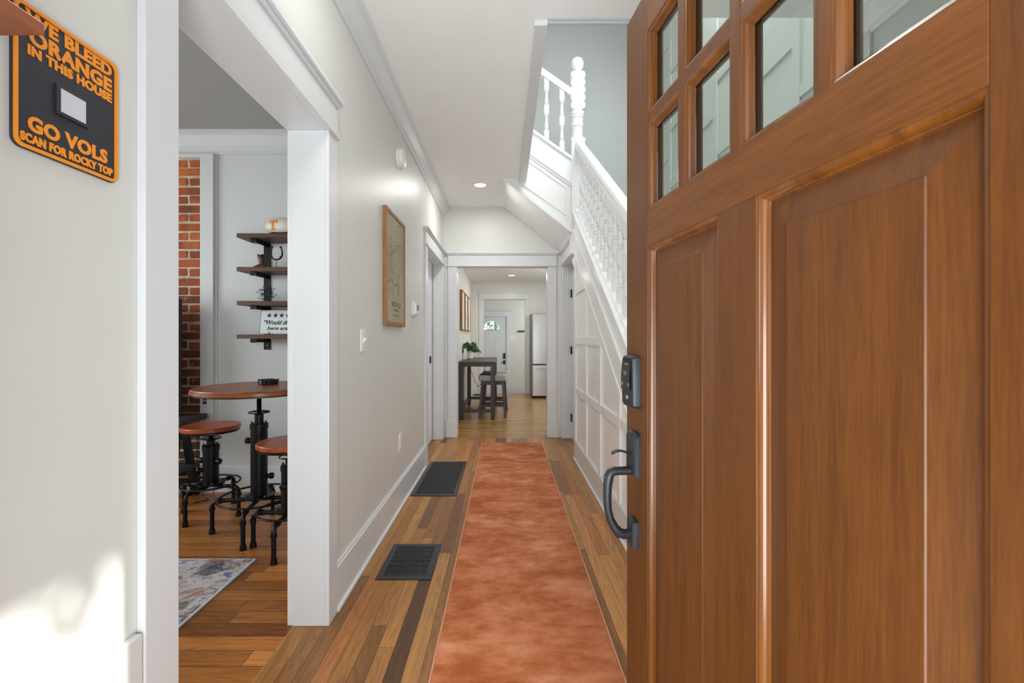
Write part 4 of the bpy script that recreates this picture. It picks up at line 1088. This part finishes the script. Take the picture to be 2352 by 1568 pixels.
def kstool():
    t = thing('counter_stool', '', 'stool', (0, 0, 0), 0, 'grey cushioned stools at the kitchen table')
    b = B(); hw, hd = .20, .145; R = []
    for z, e in ((.545, .004), (.560, -.004), (.590, -.004), (.612, .006), (.622, .03), (.625, .07)):
        R.append([(x, y, z+(.022*(x/hw)**2 if z > .58 else 0)) for x, y in corner_rect(-hw+e, hw-e, -hd+e, hd-e, .03)])
    b.loft(R); b.obj('cushion', M['cushion'], t)
    b = B(); b.box(-.175, .175, -.125, .125, .485, .547); b.obj('seat_frame', M['pubwood'], t, bevel=.002)
    for sx in (-1, 1):
        for sy in (-1, 1):
            b = B(); q = .019; xt, yt, xb, yb = sx*.150, sy*.105, sx*.190, sy*.14
            b.loft([[(xb-q, yb-q, 0), (xb+q, yb-q, 0), (xb+q, yb+q, 0), (xb-q, yb+q, 0)], [(xt-q, yt-q, .545), (xt+q, yt-q, .545), (xt+q, yt+q, .545), (xt-q, yt+q, .545)]], smooth=False)
            b.obj('leg', M['pubwood'], t, bevel=.002)
    for sy in (-1, 1): b = B(); b.box(-.175, .175, sy*.13-.01, sy*.13+.01, .16, .195); b.obj('stretcher', M['pubwood'], t)
    for sx in (-1, 1): b = B(); b.box(sx*.172-.01, sx*.172+.01, -.12, .12, .22, .25); b.obj('stretcher', M['pubwood'], t)
    return t
k1 = kstool(); k1.location = (-.185, 6.87, 0); k1['label'] = 'nearer grey cushioned dark wood stool at the kitchen table'
k2 = copy_tree(k1); k2.location = (-.165, 7.50, 0); k2['label'] = 'farther grey cushioned stool behind the nearer one at the kitchen table'

# plant on the table
pp = thing('potted_plant', 'leafy green plant in a white pot on the kitchen table', 'plant', (-.585, 7.50, .840))
pp.scale = (1.12, 1.12, 1.12)
b = B(); b.lathe([(0, 0), (.042, 0), (.050, .006), (.060, .110), (.058, .113), (.052, .104), (0, .098)], seg=32); b.obj('pot', M['plastic'], pp)
b = B(); b.lathe([(0, .1), (.053, .1), (0, .104)], seg=20); b.obj('soil', M['soil'], pp)
b = B(); b2 = B(); rp = random.Random(11)
for i in range(95):
    a = rp.uniform(0, 2*PI); el = rp.uniform(-.05, 1.35); L = rp.uniform(.035, .115)
    d = Vector((math.cos(a)*math.cos(el)*1.25, math.sin(a)*math.cos(el)*.8, math.sin(el)))
    p0 = Vector((0, 0, .10)); p1 = p0+d*L*.6+Vector((0, 0, .01)); p2 = p0+d*L+Vector((0, 0, .008))
    b2.tube([p0, p1, p2], .0017, 5)
    fwd = (d.normalized()+Vector((rp.uniform(-.7, .7), rp.uniform(-.7, .7), rp.uniform(-.7, .35)))).normalized()
    ref = Vector((rp.uniform(-.5, .5), -1, rp.uniform(-.3, 1))).normalized()
    side = fwd.cross(ref).normalized(); nrm = side.cross(fwd)
    s_ = rp.uniform(.020, .032); rows = []
    for t_, w_ in ((0, .05), (.12, .75), (.35, 1.0), (.62, .82), (.85, .38), (1, .02)):
        c = p2+fwd*(t_*s_*1.9)-nrm*(.25*s_*t_*t_)
        rows.append((c-side*w_*s_*.72+nrm*.14*w_*s_, c, c+side*w_*s_*.72+nrm*.14*w_*s_))
    for r0, r1 in zip(rows, rows[1:]):
        for q in (0, 1): b.quad([r0[q], r0[q+1], r1[q+1], r1[q]], True)
b2.obj('stems', M['stem'], pp); b.obj('foliage', M['leaf'], pp)
o = thing('wall_panel_card', 'white upright card leaning on the wall behind the plant pot', 'card', (-.66, 7.25, .840))
b = B(); b.loft([[(0.0, -.005, 0), (.055, -.005, 0), (.055, .0, 0), (0, 0, 0)], [(0, .03, .17), (.045, .03, .17), (.045, .035, .17), (0, .035, .17)]], smooth=False); b.obj('card', M['plastic'], o)
b = B(); b.tube([(-.35, 8.06, .80), (-.365, 8.2, .62), (-.40, 8.5, .40), (-.52, 8.9, .22), (-.60, 9.1, .30), (-.66, 9.2, .45), (-.69, 9.25, .52)], .005, 6)
o = b.obj('power_cord', M['matte']); tag(o, 'black cord hanging behind the kitchen table legs', 'cord')
for y, z, L in ((6.95, .33, 'white outlet low on the kitchen wall behind the table legs'),):
    t = thing('wall_outlet', L, 'outlet', (-.70, y, z)); b = B(); b.box(0, .006, -.036, .036, 0, .116); b.obj('cover_plate', M['plastic'], t, bevel=.003)
    b = B(); b.box(.006, .04, -.022, .022, .02, .09); b.obj('plug', M['plastic'], t, bevel=.006)
t = thing('floor_vent', 'small dark floor vent at the back of the kitchen', 'floor vent', (-.58, 9.45, 0))
b = B(); b.box(-.07, .07, -.14, .14, .0005, .004); b.obj('frame', M['bronze'], t, bevel=.001)
b = B()
for i in range(9): b.box(-.05, .05, -.11+i*.026, -.098+i*.026, .004, .0055)
b.obj('louvres', M['ink'], t)
# refrigerator
rf = thing('refrigerator', 'stainless steel bottom freezer refrigerator in the kitchen', 'refrigerator', (.85, 9.2, 0))
b = B(); b.box(-.33, .33, -.27, .40, .03, 1.66); b.obj('body', M['steelside'], rf, bevel=.006)
b = B(); b.box(-.30, .30, -.30, .35, 0, .03); b.obj('base', M['matte'], rf)
def fdoor(z0, z1, nm):
    b = B(); b.loft([[(x, -.272, z) for x, z in ((-.32, z0), (.33, z0), (.33, z1), (-.32, z1))], [(x, -.31, z) for x, z in ((-.32, z0), (.33, z0), (.33, z1), (-.32, z1))], [(x, -.325, z) for x, z in ((-.30, z0+.004), (.31, z0+.004), (.31, z1-.004), (-.30, z1-.004))]], smooth=False)
    return b.obj(nm, M['steel'], rf, bevel=.008)
up = fdoor(.665, 1.655, 'door'); fz_ = fdoor(.04, .65, 'freezer_drawer')
b = B(); b.tube([(-.25, -.325, .575), (-.25, -.375, .580), (.25, -.375, .580), (.25, -.325, .575)], .011, 10); b.obj('handle', M['steel'], fz_)
b = B(); b.tube([(.27, -.325, .78), (.27, -.375, .80), (.27, -.375, 1.4), (.27, -.325, 1.42)], .011, 10); b.obj('handle', M['steel'], up)

# ------------------------------------------------------------------ outside: shrub behind the back door, added beam and leaves that shape the sun patch
def leafmass(b, c, R, n, size, rnd):
    for i in range(n):
        p = Vector((rnd.gauss(0, 1), rnd.gauss(0, 1), rnd.gauss(0, 1))).normalized()*rnd.uniform(.35, 1)
        p = Vector(c)+Vector((p.x*R[0], p.y*R[1], p.z*R[2])); a = Vector((rnd.uniform(-1, 1), rnd.uniform(-1, 1), rnd.uniform(-1, 1))).normalized()
        s_ = a.cross(Vector((.3, .5, .8))).normalized(); q = size*rnd.uniform(.6, 1.3)
        b.quad([p-a*q, p+s_*q*.45, p+a*q, p-s_*q*.45])
rnd = random.Random(5)
b = B(); leafmass(b, (0, 0, 1.6), (1.6, .8, 1.4), 900, .09, rnd); b.tube([(0, 0, -.5), (.05, 0, .6), (0, 0, 1.5)], .06, 8)
o = b.obj('garden_shrub', M['leafd'], loc=(-.3, 14.5, .3)); tag(o, 'green shrub seen through the fan window of the back door', 'shrub')
b = B(); b.box(2.35, 2.45, -3.4, .10, 3.23, 3.60); b.box(-3.5, 2.45, -3.4, .12, 3.60, 3.68)  # unseen beam and slab, added to shade the wall above the sun patch
struct(b, 'sun_blocker', M['white'], 'unseen slab and beam added to cut the sun patch')
hb = thing('shadow_leaves', 'unseen leaves added to pattern the sun patch', 'vine', (2.40, -1.3, 3.23))  # leaves added out of view to cast the dark blobs in the sun patch
b = B()
for (y, z, L, w, tilt) in ((-.005, -.10, .075, .026, .75), (.055, -.075, .060, .026, -.15), (.030, -.045, .05, .022, -.9), (-.16, -.02, .05, .05, .3), (.12, -.03, .05, .03, 1.2)):
    c = Vector((0, y, z)); d = Vector((0, math.sin(tilt), -math.cos(tilt))); s_ = Vector((0, d.z, -d.y))
    b.loft([[c-d*L, c-d*L*.98+s_*w*.2, c-d*L*.98, c-d*L*.98-s_*w*.2], [c+Vector((.004, 0, 0)), c+s_*w, c-Vector((.004, 0, 0)), c-s_*w], [c+d*L, c+d*L*.98+s_*w*.2, c+d*L*.98, c+d*L*.98-s_*w*.2]])
    b.tube([Vector((0, y*.5, .0)), c-d*L*.5], .004, 5)
b.obj('foliage', M['leafd'], hb)
